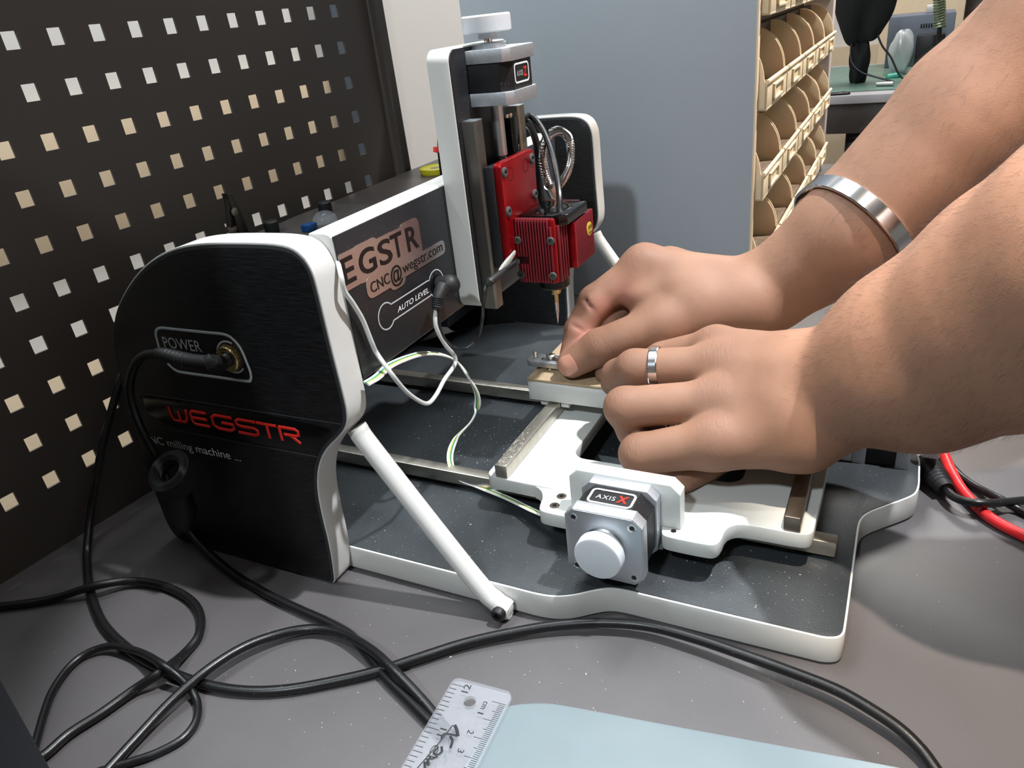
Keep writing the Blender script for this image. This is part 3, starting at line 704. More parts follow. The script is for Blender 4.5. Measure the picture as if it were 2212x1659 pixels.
# work table block
mb = MB(); box(mb, 159, 270, -100.5, 101, 52.4, 67, .7); tb = obj('work_table', mb, white_plastic, M, 'thick white work table block')
for y in (83.2, -84.3):
    for s_ in (-7.6, 7.6):
        for x in (162, 245):
            mb = MB(); box(mb, x, x+22, y+s_-3, y+s_+3, 47.6, 52.5, .4); obj('slide_foot', mb, white_plastic, tb)
mb = MB(); box(mb, 180, 215, -14, 14, 40, 52.5, .5); obj('screw_nut', mb, white_plastic, tb)

# ---- Y motor at the front of the base
ym, FY, fl = stepper('y_motor', (213, -138.2, 31), (0, 1, 0), 32.5, 20.6, 4.8, 'stepper motor of the Y axis')
mb = MB(); prism(mb, chamf(191.5, 234.5, 14.5, 53, 5), -105.6, -98, lambda u, v, h: (u, h, v), .5); obj('motor_bracket', mb, white_plastic, ym)
mb = MB(); lathe(mb, (213, -138, 31), (0, -1, 0), [(0, 5.5), (7, 5.5), (7, 12.2), (7.6, 12.8), (15.6, 12.8), (16.4, 12)], 40); obj('hand_knob', mb, milky, ym, 'milky white hand knob')
mb = MB(); cyl(mb, (213, -98, 31), (213, 250, 26.5), 2.6, 14); obj('y_lead_screw', mb, steel_dark, ym)

# ---- motor cable: a flat ribbon of four coloured wires
path = catmull([(13.8,117.1,134),(21.7,116,134),(41.7,119.8,132),(80.5,125.4,120),(110.9,126.7,102),(117.2,119.9,84),(121.8,119.9,68),(118.6,124.4,54),(111.4,134.8,42),(100.8,134.8,33),(93,125.9,25),(91.3,109,21.5),(83.7,84.9,23),(71.8,61.4,27),(64.2,48,31)], 8)
for k, c_ in enumerate(((238, 240, 236), (58, 140, 116), (196, 190, 96), (238, 240, 236))):
    off = (k-1.5)*1.05; pts = []
    for i, p in enumerate(path):
        d = path[min(i+1, len(path)-1)]-path[max(i-1, 0)]
        side = unit(np.cross(d, (0.25, -0.2, 1.0))); pts.append(p+side*off+np.array((0, 0, [.35, .1, .1, .0][k])))
    mb = MB(); tube(mb, pts, 0.72, 8); obj('motor_wire', mb, mat('wire_%d' % min(k, 2) if k < 3 else 'wire_0', c_, .4), xm, ['white wire', 'green wire', 'yellow wire', 'white wire'][k])

# ================================================================== things on and around the machine
mb = MB(); box(mb, 158.4, 268, -100, 101, 67.05, 69, .5)
tag(obj('spoil_board', mb, mdf), 'thin brown fibreboard sheet lying on the white work table', 'board')
# clamp bar under the fingers
t = thing('clamp_bar', 'small slotted aluminium clamp held down with a screw by the right hand', 'clamp', (168, 98, 72))
A = np.array([(171.7,105.7,75),(171.1,54,75)]); 
du = unit(A[1]-A[0]); dv = np.array((-du[1], du[0], 0)); O_ = A[0]
CF = lambda u, v, h: tuple(O_+du*u+dv*v+np.array((0, 0, h)))
mb = MB(); curve_plate(mb, [rrect(-1, 44, -1.2, 12.2, 3.4, 5), rrect(8, 30, 3.2, 8, 2.3, 6)], -2.7, 1.2, CF, .3); obj('bar', mb, alloy, t)
mb = MB(); cyl(mb, CF(3.6, 6.4, 1), CF(3.6, 6.4, 5.6), 1.5, 14)
for k in range(4): lathe(mb, CF(3.6, 6.4, 1.6+k), (0, 0, 1), [(0, 1.5), (.4, 1.85), (.8, 1.5)], 14, False)
obj('threaded_stud', mb, steel, t)
mb = MB(); cyl(mb, CF(3.6, 6.4, -6), CF(3.6, 6.4, -2.6), 1.5, 14); obj('stud_foot', mb, steel, t)
mb = MB(); lathe(mb, CF(15.2, 6.0, 1.2), (0, 0, 1), [(0, 2.2), (1.8, 2.2), (1.9, 3.4), (2.8, 3.4), (3.5, 2.4)], 24); sc_ = obj('screw', mb, steel, t, 'cross head screw')
mb = MB(); c_ = CF(15.2, 6, 4.7); box(mb, c_[0]-1.8, c_[0]+1.8, c_[1]-.3, c_[1]+.3, c_[2]-.2, c_[2]+.08); box(mb, c_[0]-.3, c_[0]+.3, c_[1]-1.8, c_[1]+1.8, c_[2]-.2, c_[2]+.08); obj('cross_slot', mb, black_plain, sc_)

# ---- auto level lead: jack plug, white cable, black cable, crocodile clip
t = thing('test_lead', 'black and white lead plugged into the beam with a dusty crocodile clip', 'cable', (97, 112, 140))
dust_black = mat('dusty_black', (24, 25, 26), .55, dust=.6, dscale=1000)
mb = MB(); lathe(mb, (97, 120, 158), (0, -1, 0), [(0, 4.4), (3, 4.6), (5, 5.4), (9, 5.2), (11.4, 3.6), (12, 1)], 24)
lathe(mb, (97.4, 112.6, 157.6), (0, 0, 1), [(-6.2, .6), (-5.5, 3), (-3.8, 4.9), (-1.6, 6), (.6, 6.1), (2.8, 5.4), (4.8, 3.8), (5.9, 1.8), (6.2, .4)], 24)
obj('jack_plug', mb, dust_black, t)
B_ = [(86.2,110,161),(79.2,110,156.1),(76.2,110,150.9)]
mb = MB(); tube(mb, catmull([B_[0], B_[1], B_[2]], 4), [4.2, 4, 3.7, 3.4, 3.2, 3.0, 2.8, 2.6, 2.4][:9], 14)
for k in range(5):
    p = np.array(B_[1])*(1-k/5)+np.array(B_[2])*(k/5); lathe(mb, p, np.array(B_[2])-np.array(B_[1]), [(-.7, 2.6), (0, 3.9-.2*k), (.7, 2.6)], 14, False)
obj('strain_relief', mb, dust_black, t)
wc = [(20, 131, 203), (19.4, 124.5, 198)]+[(13,118,191.7),(13.1,118,184.3),(17.2,118,176.4),(22,118,165.4),(25.3,118,151.8),(27.8,118,144.2)]+[(27.2,111,134.1),(36,111,119.9),(46.5,111,108),(54.7,111,102.2),(63.6,111,103),(74.4,111,107.6),(87.3,111,111.1),(88.3,111,116.8),(80.9,111,126.9),(74.9,111,139),(74.9,111,145.8),(78,111,151.2)]
mb = MB(); tube(mb, catmull(wc, 6), 1.25, 10); obj('white_cord', mb, white_plastic, t, 'white cord')
bc = [(77.4,110,151.5),(76.5,110,143.2),(78.8,110,132.9),(87.7,110,122.6)]+[(85.8,100,123.8),(99.8,100,124.9)]+[(95.9,93,138.2),(99.3,93,146.9)]+[(95.2,89,155.7),(101.7,89,158.9)]
mb = MB(); tube(mb, catmull(bc, 6), 0.95, 8); obj('black_cord', mb, dust_black, t, 'thin dusty black cord')
K = [(98.7,88,158.9),(113.1,88,160.6),(126,88,163.4),(135.5,88,166)]; K2 = [(99.9,86,160.8),(116.4,86,161),(130.1,86,160.9)]
lightdust = mat('white_dust', (168, 166, 160), .8, .2, var=.2, vscale=900, dust=.5, dscale=1500)
mb = MB(); tube(mb, catmull([K[1], K[2], K[3]], 6), [1.5, 2.6, 2.9, 3, 3, 3, 2.9, 2.6, 2.4, 2.2, 2, 1.8, 1.6], 10, flat=((0.3, 1, 0.3), .5)); obj('clip_jaw', mb, lightdust, t, 'dusty clip jaw')
mb = MB(); tube(mb, catmull(K2, 6), [1.4]*3+[1.9]*10, 10, flat=((0.3, 1, 0.3), .7)); obj('clip_jaw', mb, dust_black, t)
mb = MB(); tube(mb, catmull([K[0], K2[0], K2[1]], 4), [1.6, 2, 2.2, 2.3, 2.4, 2.3, 2.2, 2.0, 1.8], 12); obj('clip_sleeve', mb, dust_black, t)

# ---- power cord with right angle plug, hook-and-loop strap and coupler
t = thing('charger_lead', 'black power cord with right angle plug in the brass socket of the side panel', 'cable', (-14, 230, 0.3))
E_ = np.array([(-15,190.4,151.6)][0])
mb = MB(); tube(mb, catmull([(-1.5, 192.3, 147.5), (-6, 193.6, 146.7), tuple(E_)], 6), 4.0, 18)
lathe(mb, tuple(E_+np.array((2, -.6, .8))), unit(np.array((-.75, .5, -.45))), [(0, 4.0), (3.0, 4.0), (5.6, 2.4), (5.7, .5)], 18)
obj('angle_plug', mb, black_rubber, t)
H_ = [(-15,189.7,150.9),(-15,207.5,150.5),(-15,224.1,152.3),(-15,229.9,152.8)]
mb = MB(); tube(mb, catmull(H_, 5), [4.0, 4.0, 4, 4, 4, 4, 3.9, 3.9, 3.8, 3.7, 3.6, 3.5, 3.3, 3.1, 2.8, 2.6], 16)
for k in range(6):
    a_ = np.array(H_[1])*(1-k/6)+np.array(H_[2])*(k/6); lathe(mb, a_, np.array(H_[2])-np.array(H_[1]), [(-.7, 3.4), (0, 4.35-.08*k), (.7, 3.4)], 16, False)
obj('plug_handle', mb, black_rubber, t)
cp = [(-15,229.3,152.5),(-15,240.5,150),(-15,251.1,143.3),(-15,261,131.5),(-15,266.2,119),(-15,266.9,103.6),(-15,264,88.3),(-15,261,77.6),(-15,259.4,63.1),(-15,258.6,46.2)]
mb = MB(); tube(mb, catmull(cp, 6), 2.5, 12); obj('upper_cord', mb, cable_black, t)
rc = np.array([(-20,244.8,74.8)][0]); loop = []
for a in np.linspace(0, 2*math.pi, 36, endpoint=False): loop.append(rc+np.array((11*math.sin(a)*.9, -12.8*math.cos(a), 6.5*math.sin(a)+.0)))
felt = mat('felt_black', (22, 22, 23), .9, bump=.8, bscale=1800, dust=.12, dscale=900)
mb2 = MB(); n_ = len(loop)
for rr_ in (0, 1):
    for i in range(n_):
        p = loop[i]; d = unit(p-rc)*(1.2 if rr_ else -0.2)
        for h in (-5.5, 5.5): mb2.v.append(tuple(p+d+np.array((-.35, 0, .94))*h))
for i in range(n_):
    j = (i+1) % n_; b0 = 2*n_
    mb2.f += [(2*i, 2*j, 2*j+1, 2*i+1), (b0+2*i, b0+2*i+1, b0+2*j+1, b0+2*j), (2*i, b0+2*i, b0+2*j, 2*j), (2*i+1, 2*j+1, b0+2*j+1, b0+2*i+1)]
obj('fastening_strap', mb2, felt, t, 'looped hook-and-loop strap')
mb3 = MB(); tube(mb3, [rc+(p-rc)*.82+np.array((-1.2, 0, 3.2)) for p in loop], 3.2, 8, flat=((0.35, 0, -.94), 1.3), closed=True); obj('strap_end', mb3, felt, t)
C_ = [(-18,251.8,60.9),(-18,251.2,45.5),(-18,252.8,34)]
mb = MB(); tube(mb, [C_[0], C_[1], C_[2]], [8.5, 8.2, 4.2], 16); obj('coupler', mb, black_rubber, t)
lc = [(0.2,281,14),(-3.2,270.3,9),(-9.2,251.1,5),(-16.2,225,3),(-22.5,194.6,3),(-26.3,166.5,3),(-28.8,143.4,3),(-32.4,125,3),(-40.2,108.5,3),(-49.7,90.1,3),(-57.6,71,3),(-65,53.3,3),(-69.1,43.3,3)]
mb = MB(); tube(mb, catmull(lc, 8), 2.6, 12); obj('lower_cord', mb, cable_black, t)

def cord(label, pts, r, m=cable_black, name='power_cable'):
    mb = MB(); tube(mb, catmull(pts, 8), r, 12); return tag(obj(name, mb, m), label, 'cable', 'black cables on the table')
cord('long black cable from behind the machine running along its front to the lower right corner',
     [(44.6,352,103.7),(34.2,352,92.7),(22.7,352,78.8),(8.9,352,61),(-5,352,39.8),(-16.5,352,20.9)]+[(-30.6,344.5,6),(-40.5,333.2,3.2),(-58.5,306,3),(-75.5,272.2,3),(-84.4,240,3),(-88,211.6,3.2),(-87.9,180.6,3.2),(-83.7,155.7,3),(-74.5,133.1,3),(-59,109.9,3),(-46.1,93.1,3.4),(-34.6,80.6,4),(-17.4,62.9,4),(-2.8,43,4.5),(9.7,21.8,5.5),(18.9,-0.7,6.5),(24.2,-23.9,7),(23.6,-47.8,7.5),(20.7,-70.9,8),(16.9,-92.6,9),(12.5,-112.9,10),(7.5,-126.4,10),(1.5,-139.4,9),(-4.8,-148.3,7),(-11.7,-154.4,5)], 2.7)
cord('glossy black cable arching from the bottom edge over the others to under the ruler',
     [(-144,181.9,3),(-123.6,182.8,4),(-103.8,181.7,6.5),(-82.9,177,9),(-62.8,170.8,8),(-46.7,159.7,6),(-36.9,145.5,5),(-35.3,127.3,6),(-41,104.3,8.5),(-48.7,84.5,9),(-56.2,64.1,5),(-61.9,51.8,3.2),(-67.6,41,2.8)], 2.5)
cord('black cable looping in the shade between the pegboard and the left table edge',
     [(-91.6,355,3),(-80.7,334.9,3),(-71.6,320.9,3.4),(-59.3,299.8,8.5),(-45,285.7,5),(-39.4,264,3),(-41.6,239.6,3),(-49.3,221,3),(-61.9,208.3,3),(-75,204.9,3),(-92.5,200.4,8.6),(-104.3,209.5,4),(-120.5,214.2,3),(-135.3,218.9,3),(-148.4,219.5,3),(-160.6,223.9,3),(-171,232.2,3)], 2.5)
cord('thin black cable forming a loop at the lower left',
     [(-174.6,205.5,3),(-161.9,215.7,3),(-148.8,227.2,3),(-131.8,243.9,3),(-120,253.6,3),(-105.8,260,3),(-95.3,258.5,3.5),(-87.9,247.9,5),(-86.9,225.1,8),(-91.9,199,13.5),(-92.7,185.2,8),(-96.1,173.9,3),(-105.2,164.4,2.4),(-115.5,162.5,2.2),(-126,167.9,2.2),(-134.8,176.4,2.2),(-145.1,187.5,2.2)], 2.0)
# right hand side leads
o = cord('red lead curving over the table to the right of the machine', [(310.6,-143.6,8),(270.5,-152.6,8),(243.9,-158.3,6),(223.1,-162.7,4.5),(200.9,-168.9,4),(185.8,-176.2,3.6),(173.5,-184.9,3.6),(159.4,-203.7,3.6)], 3.3, mat('red_cable', (206, 40, 44), .35), 'red_lead')
if 'group' in o: del o['group']
t = thing('jack_lead', 'black lead ending in a ribbed plug lying beside the machine base corner', 'cable', ([(211.8,-155.7,4)][0][0], [(211.8,-155.7,4)][0][1], 0.2))
Q = [(218.3,-148,9),(205,-153.8,8),(193.6,-159.7,7)]
mb = MB(); tube(mb, catmull(Q, 5), [7.5, 7.6, 7.6, 7.4, 7.2, 7, 6.6, 6.2, 5.8, 5.4, 5.0], 18)
for k in range(4):
    a_ = np.array(Q[1])*(1-k/5)+np.array(Q[2])*(k/5); lathe(mb, a_, np.array(Q[2])-np.array(Q[1]), [(-.8, 5), (0, 7.2-.35*k), (.8, 5)], 18, False)
obj('ribbed_plug', mb, black_rubber, t)
mb = MB(); tube(mb, catmull([(193.6,-159.7,7),(185.3,-164,8),(180.2,-170.4,9.5),(180.2,-177.4,10),(186.8,-187.3,8),(204.6,-208,3)], 6), 2.6, 12); obj('cord', mb, cable_black, t)
o = cord('short black cable crossing behind the red lead at the right', [(237.7,-160,2.8),(218.7,-168.5,2.8),(207.6,-177.6,2.8),(193.9,-188,6),(190.6,-197.6,3),(182.6,-208.2,2.8)], 2.5)
if 'group' in o: del o['group']

# ---- frosted slab, ruler
sl = [(-84, 26), (-52, 25.5), (-46, 22.5), (-41, 13), (-37.5, 4), (-35.4, -9), (-30.5, -44), (-25.2, -79.7), (-17.3, -133), (-12, -170), (-150, -190), (-150, 26)]
mb = MB(); prism(mb, chaikin(sl, 2), 0.1, 8, 'xy', 2.2); tag(obj('acrylic_slab', mb, frost), 'pale blue frosted acrylic slab at the bottom edge beside the ruler', 'slab')
RA, RB = np.array((-42.6, 51.2, 0.)), np.array((-41, 22.4, 0.))
rv = unit(RA-RB); ru = np.array((-rv[1], rv[0], 0.)); 
if ru[0] > 0: ru = -ru
R0 = (RA+RB)/2
RF = lambda u, v, h: tuple(R0+ru*u+rv*v+np.array((0, 0, 8.3+h)))
t = thing('ruler', 'clear plastic ruler with inch and centimetre scales lying over the slab', 'ruler', (R0[0]-40, R0[1], 8.2))
mb = MB(); curve_plate(mb, [rrect(0, 160, -15.6, 15.6, 3.5, 6), [(11+2.9*math.cos(a), 2.2+2.9*math.sin(a)) for a in np.linspace(0, 2*math.pi, 24, endpoint=False)]], 0, 2.4, RF, .35); obj('ruler_body', mb, clear, t)
ink = mat('ruler_ink', (18, 20, 24), .5)
mb = MB()
def rect(u0, u1, v0, v1, h=2.46): mb.add([RF(u0, v0, h), RF(u1, v0, h), RF(u1, v1, h), RF(u0, v1, h)], [(0, 1, 2, 3)])
for k in range(0, 70):
    u = 4.5+k*25.4/10; l = 6.6 if k % 10 == 0 else (5.0 if k % 5 == 0 else 3.8); rect(u-.17, u+.17, 14.9-l, 14.9)
for k in range(0, 140):
    u = 8.0+k; l = 7.0 if k % 10 == 0 else (4.6 if k % 5 == 0 else 3.2); rect(u-.15, u+.15, -15, -15+l)
obj('printed_scale', mb, ink, t, smooth=0)
mb = MB(); ruV, rvV = np.array(ru), np.array(rv)
def rtext2(s, u, v, W, H, bold=.05):
    """inch figures, running towards the ruler head"""
    text(mb, s, np.array(RF(u, v, 2.47)), -ruV, rvV, W, H, 0, bold)
def rtext3(s, u, v, W, H, bold=.05):
    """centimetre figures, running away from the ruler head"""
    text(mb, s, np.array(RF(u, v, 2.47)), ruV, -rvV, W, H, 0, bold)
rtext2('12', 7.4, 5.0, 4.8, 3.4); rtext2('11', 32.4, 5.0, 4.0, 3.4); rtext2('10', 58.2, 5.0, 4.8, 3.4)
rtext3('cm', 9.0, -4.4, 4.4, 2.0)
for k in range(1, 9): rtext3(str(k), 8+10*k-2.6, -4.2, 1.9 if k > 1 else .7, 3.0)
rtext3('Cle', 37, 7.4, 10, 3.6, -.1)
obj('printed_figures', mb, ink, t, smooth=0)
mb = MB()
def pen(pts, r=.45): tube(mb, catmull([RF(u, v, 2.5) for u, v in pts], 5), r, 6, flat=((0, 0, 1), .25))
pen([(25.5, 3.6), (28, 4.0), (33, 4.8), (41, 6.4), (52, 9)], .28)
pen([(25.2, 2.8), (27.5, .5), (30, -1.2)], .75); pen([(30, -1.2), (30.2, 2.2), (31, 5.2), (33.5, 5.4)], .5); pen([(31, 2.2), (33, 0), (36.5, -.8)], .6)
pen([(37, 3.4), (39.5, 2.0), (41.5, 3.4), (40.8, 5.2), (38, 4.6)], .55); pen([(42, 2.6), (44, 4.8), (43, 6.2)], .5); pen([(44.5, 6.4), (47, 4.4), (46.4, 6.6), (49.6, 5), (50, 7.6)], .55)
obj('pen_marks', mb, ink, t)

# tall dark cabinet left on the table, its unseen depth added to block light
mb = MB(); box(mb, -296, -166, 165, 362, 0.2, 430, 1.5)
tag(obj('dark_cabinet', mb, mat('case_dark', (40, 44, 50), .55, bump=.1)), 'tall dark blue cabinet in the lower left corner hiding cable ends', 'cabinet')

# ---- helping hand tool with crocodile clip, bottle and lid on the rear shelf
t = thing('soldering_helper', 'black crocodile clip on a stubby stand with rubber feet behind the machine', 'tool', (165, 305, 163))
clipm = mat('clip_metal', (70, 66, 60), .35, .8)
mb = MB(); prof = [[(133.6,312,201.3),(138.2,312,200.2),(143.1,312,182.2),(145.2,312,161.9),(139,312,162),(135.2,312,179.6)]]
pf = [(p[0], p[2]) for p in prof[0]]
prism(mb, pf, 309, 315, lambda u, v, h: (u, h, v), .6); obj('clip_lever', mb, clipm, t, 'crocodile clip lever')
mb = MB(); pf = [(p[0], p[2]) for p in [(134.6,312,200.4),(136.7,312,199.9),(134.3,312,187.3),(132.2,312,177.8),(129.2,312,177.3),(130.3,312,185)]]; prism(mb, pf, 310, 314, lambda u, v, h: (u, h, v), .4); obj('clip_jaw', mb, clipm, t)
mb = MB(); lathe(mb, np.array([(135.5,309,187.7)][0]), (0, -1, 0), [(0, 3), (.8, 3), (1.2, 2)], 18); obj('pivot_rivet', mb, steel_dark, t)
mb = MB(); pf = [(p[0], p[2]) for p in [(127.2,312,179.2),(131.8,312,176.9),(138.1,312,178.8),(139.5,312,176.4),(132.6,312,172.6),(127.4,312,174.7)]]; prism(mb, pf, 310.5, 313.5, lambda u, v, h: (u, h, v), .3); obj('clip_teeth', mb, steel_dark, t)
mb = MB(); tube(mb, catmull([tuple([(141,312,170.1)][0]), tuple([(142.9,312,160.8)][0]), (150, 308, 164)], 5), 3.4, 12); obj('clip_sleeve', mb, black_rubber, t)
mb = MB(); prism(mb, chaikin([(150, 296), (176, 318), (236, 318), (246, 300), (240, 250), (150, 250)], 2), 163.1, 166, 'xy', .4); obj('stand_plate', mb, mat('stand_grey', (66, 62, 60), .45), t)
for q in [(156.4,298.1,166),(212.7,292.9,166)]:
    mb = MB(); lathe(mb, q, (0, 0, 1), [(0, 5.2), (6, 5.6), (9, 5.4), (10, 4.4)], 20); obj('rubber_knob', mb, black_rubber, t)
mb = MB(); q = [(188.2,278.9,167)][0]; lathe(mb, (q[0]+2, q[1]-3, 166.1), (0, 0, 1), [(0, 9.5), (2.5, 9.5), (5, 8.2), (7.4, 5.4), (8.6, 1.5)], 32)
tag(obj('glass_dome', mb, clear), 'clear glass dome lens lying behind the beam', 'lens')
q = [(166.5,271.4,170)][0]
mb = MB(); box(mb, q[0]-5, q[0]+5, q[1]-4, q[1]+4, 166.1, 171.5, 1); tag(obj('blue_block', mb, mat('blue_plastic', (20, 66, 120), .3)), 'small blue plastic block peeking over the beam beside the lens', 'block')
q = [(375.8,288.3,165)][0]
t = thing('lid', 'round yellow rimmed lid lying behind the tool column', 'lid', (q[0], q[1], 163))
mb = MB(); lathe(mb, (q[0], q[1], 163.1), (0, 0, 1), [(0, 15.4), (2, 16), (5, 16), (5.6, 15), (4.4, 14)], 40); obj('rim', mb, mat('yellow_rim', (196, 186, 44), .4), t)
mb = MB(); lathe(mb, (q[0], q[1], 163.2), (0, 0, 1), [(0, 13.8), (4.2, 13.8), (4.3, 6), (4.6, 2)], 36); obj('disc', mb, mat('lid_disc', (128, 124, 84), .4, var=.4, vscale=200), t)
mb = MB(); prism(mb, [(p[0], p[2]) for p in [(151.6,139,234.4),(148.8,139,222.7),(148,139,206.1),(163.3,139,202.6),(171.1,139,231.1)]], 138.2, 141, lambda u, v, h: (u, h, v), .6)
clamp_ = obj('cable_block', mb, black_plain, M, 'black block behind the column')
r_ = np.array([(144.6,139,227),(148.7,139,226.3),(147.7,139,222.9),(143.7,139,224.2)])
prism_mb = MB(); prism(prism_mb, [(p[0], p[2]) for p in r_], 138.4, 140.5, lambda u, v, h: (u, h, v), .2); obj('red_tab', prism_mb, red_print, clamp_, 'red plastic tab')

# ================================================================== the person: two bare arms with hands
def cap_field(P, segs, k):
    """smooth union of tapered capsules; segs: (a, b, ra, rb)"""
    d = None
    for a, b, ra, rb in segs:
        a = np.asarray(a, np.float32); b = np.asarray(b, np.float32); ba = b-a; L2 = float(ba@ba)+1e-6
        pa = P-a; h = np.clip(pa@ba/L2, 0, 1); q = pa-h[:, None]*ba
        e = np.sqrt((q*q).sum(1))-(ra+(rb-ra)*h)
        if d is None: d = e
        elif k <= 0: d = np.minimum(d, e)
        else:
            hh = np.maximum(k-np.abs(d-e), 0)/k; d = np.minimum(d, e)-hh*hh*k*.25
    return d
def smin(a, b, k):
    hh = np.maximum(k-np.abs(a-b), 0)/k; return np.minimum(a, b)-hh*hh*k*.25
def chain(js):
    return [(js[i][:3], js[i+1][:3], js[i][3], js[i+1][3]) for i in range(len(js)-1)]
def surface(field, lo, hi, h, margin):
    """surface nets over a block-sparse grid"""
    lo = np.array(lo, np.float32); n = np.ceil((np.array(hi)-lo)/h).astype(int); B = 12; n = ((n+B-1)//B)*B
    D = np.full(n, 9.0, np.float32)
    nb = n//B; g = np.stack(np.meshgrid(*[np.arange(m) for m in nb], indexing='ij'), -1).reshape(-1, 3)
    ctr = lo+(g*B+B/2)*h; dc = field(ctr.astype(np.float32)); act = np.abs(dc) < B*h*.87+margin
    loc = np.stack(np.meshgrid(*[np.arange(B)]*3, indexing='ij'), -1).reshape(-1, 3)
    for gi, dv in zip(g[~act], dc[~act]):
        D[gi[0]*B:gi[0]*B+B, gi[1]*B:gi[1]*B+B, gi[2]*B:gi[2]*B+B] = dv
    ga = g[act]
    for c0 in range(0, len(ga), 200):
        gg = ga[c0:c0+200]; idx = (gg[:, None, :]*B+loc[None]).reshape(-1, 3)
        D[idx[:, 0], idx[:, 1], idx[:, 2]] = field((lo+idx*h).astype(np.float32))
    s = D < 0
    m = tuple(x-1 for x in D.shape); cnt = np.zeros(m, np.float32); acc = np.zeros(m+(3,), np.float32)
    corner = lambda a, dx, dy, dz: a[dx:m[0]+dx, dy:m[1]+dy, dz:m[2]+dz]
    cs = [(i, j, k) for i in (0, 1) for j in (0, 1) for k in (0, 1)]
    mix = np.zeros(m, bool); s0 = corner(s, 0, 0, 0)
    for c in cs[1:]: mix |= corner(s, *c) != s0
    ci = np.argwhere(mix); vid = -np.ones(m, np.int64); vid[mix] = np.arange(len(ci))
    pos = np.zeros((len(ci), 3)); cn = np.zeros(len(ci))
    for a in cs:
        for ax in range(3):
            if a[ax] == 0:
                b = list(a); b[ax] = 1
                da = D[ci[:, 0]+a[0], ci[:, 1]+a[1], ci[:, 2]+a[2]]; db = D[ci[:, 0]+b[0], ci[:, 1]+b[1], ci[:, 2]+b[2]]
                x = (da < 0) != (db < 0); t = np.where(x, da/np.where(x, da-db, 1), 0)
                p = np.array(a, float)[None].repeat(len(ci), 0); p[:, ax] = t
                pos[x] += p[x]; cn[x] += 1
    V = lo+(ci+pos/np.maximum(cn, 1)[:, None])*h
    F = []
    for ax in range(3):
        o1, o2 = [(1, 2), (2, 0), (0, 1)][ax]
        sl = [slice(1, x) for x in m]; sl[ax] = slice(0, m[ax])
        A = s[tuple(sl)]; sl2 = list(sl); sl2[ax] = slice(1, m[ax]+1); Bm = s[tuple(sl2)]
        e = np.argwhere(A != Bm); off = np.array([1, 1, 1]); off[ax] = 0; e = e+off
        fl = s[e[:, 0], e[:, 1], e[:, 2]]
        u = np.zeros(3, int); v = np.zeros(3, int); u[o1] = 1; v[o2] = 1
        q = np.stack([vid[tuple((e-u-v).T)], vid[tuple((e-v).T)], vid[tuple(e.T)], vid[tuple((e-u).T)]], 1)
        q[~fl] = q[~fl][:, ::-1]; F.append(q)
    F = np.concatenate(F); F = F[(F >= 0).all(1)]
    # one light smoothing pass
    E_ = np.concatenate([F[:, [i, (i+1) % 4]] for i in range(4)])
    for _ in range(2):
        sm = np.zeros_like(V); c = np.zeros(len(V))
        for i in range(3): sm[:, i] = np.bincount(E_[:, 0], V[E_[:, 1], i], len(V))
        c = np.bincount(E_[:, 0], minlength=len(V)); V = V*.5+.5*sm/np.maximum(c, 1)[:, None]
    return V, F
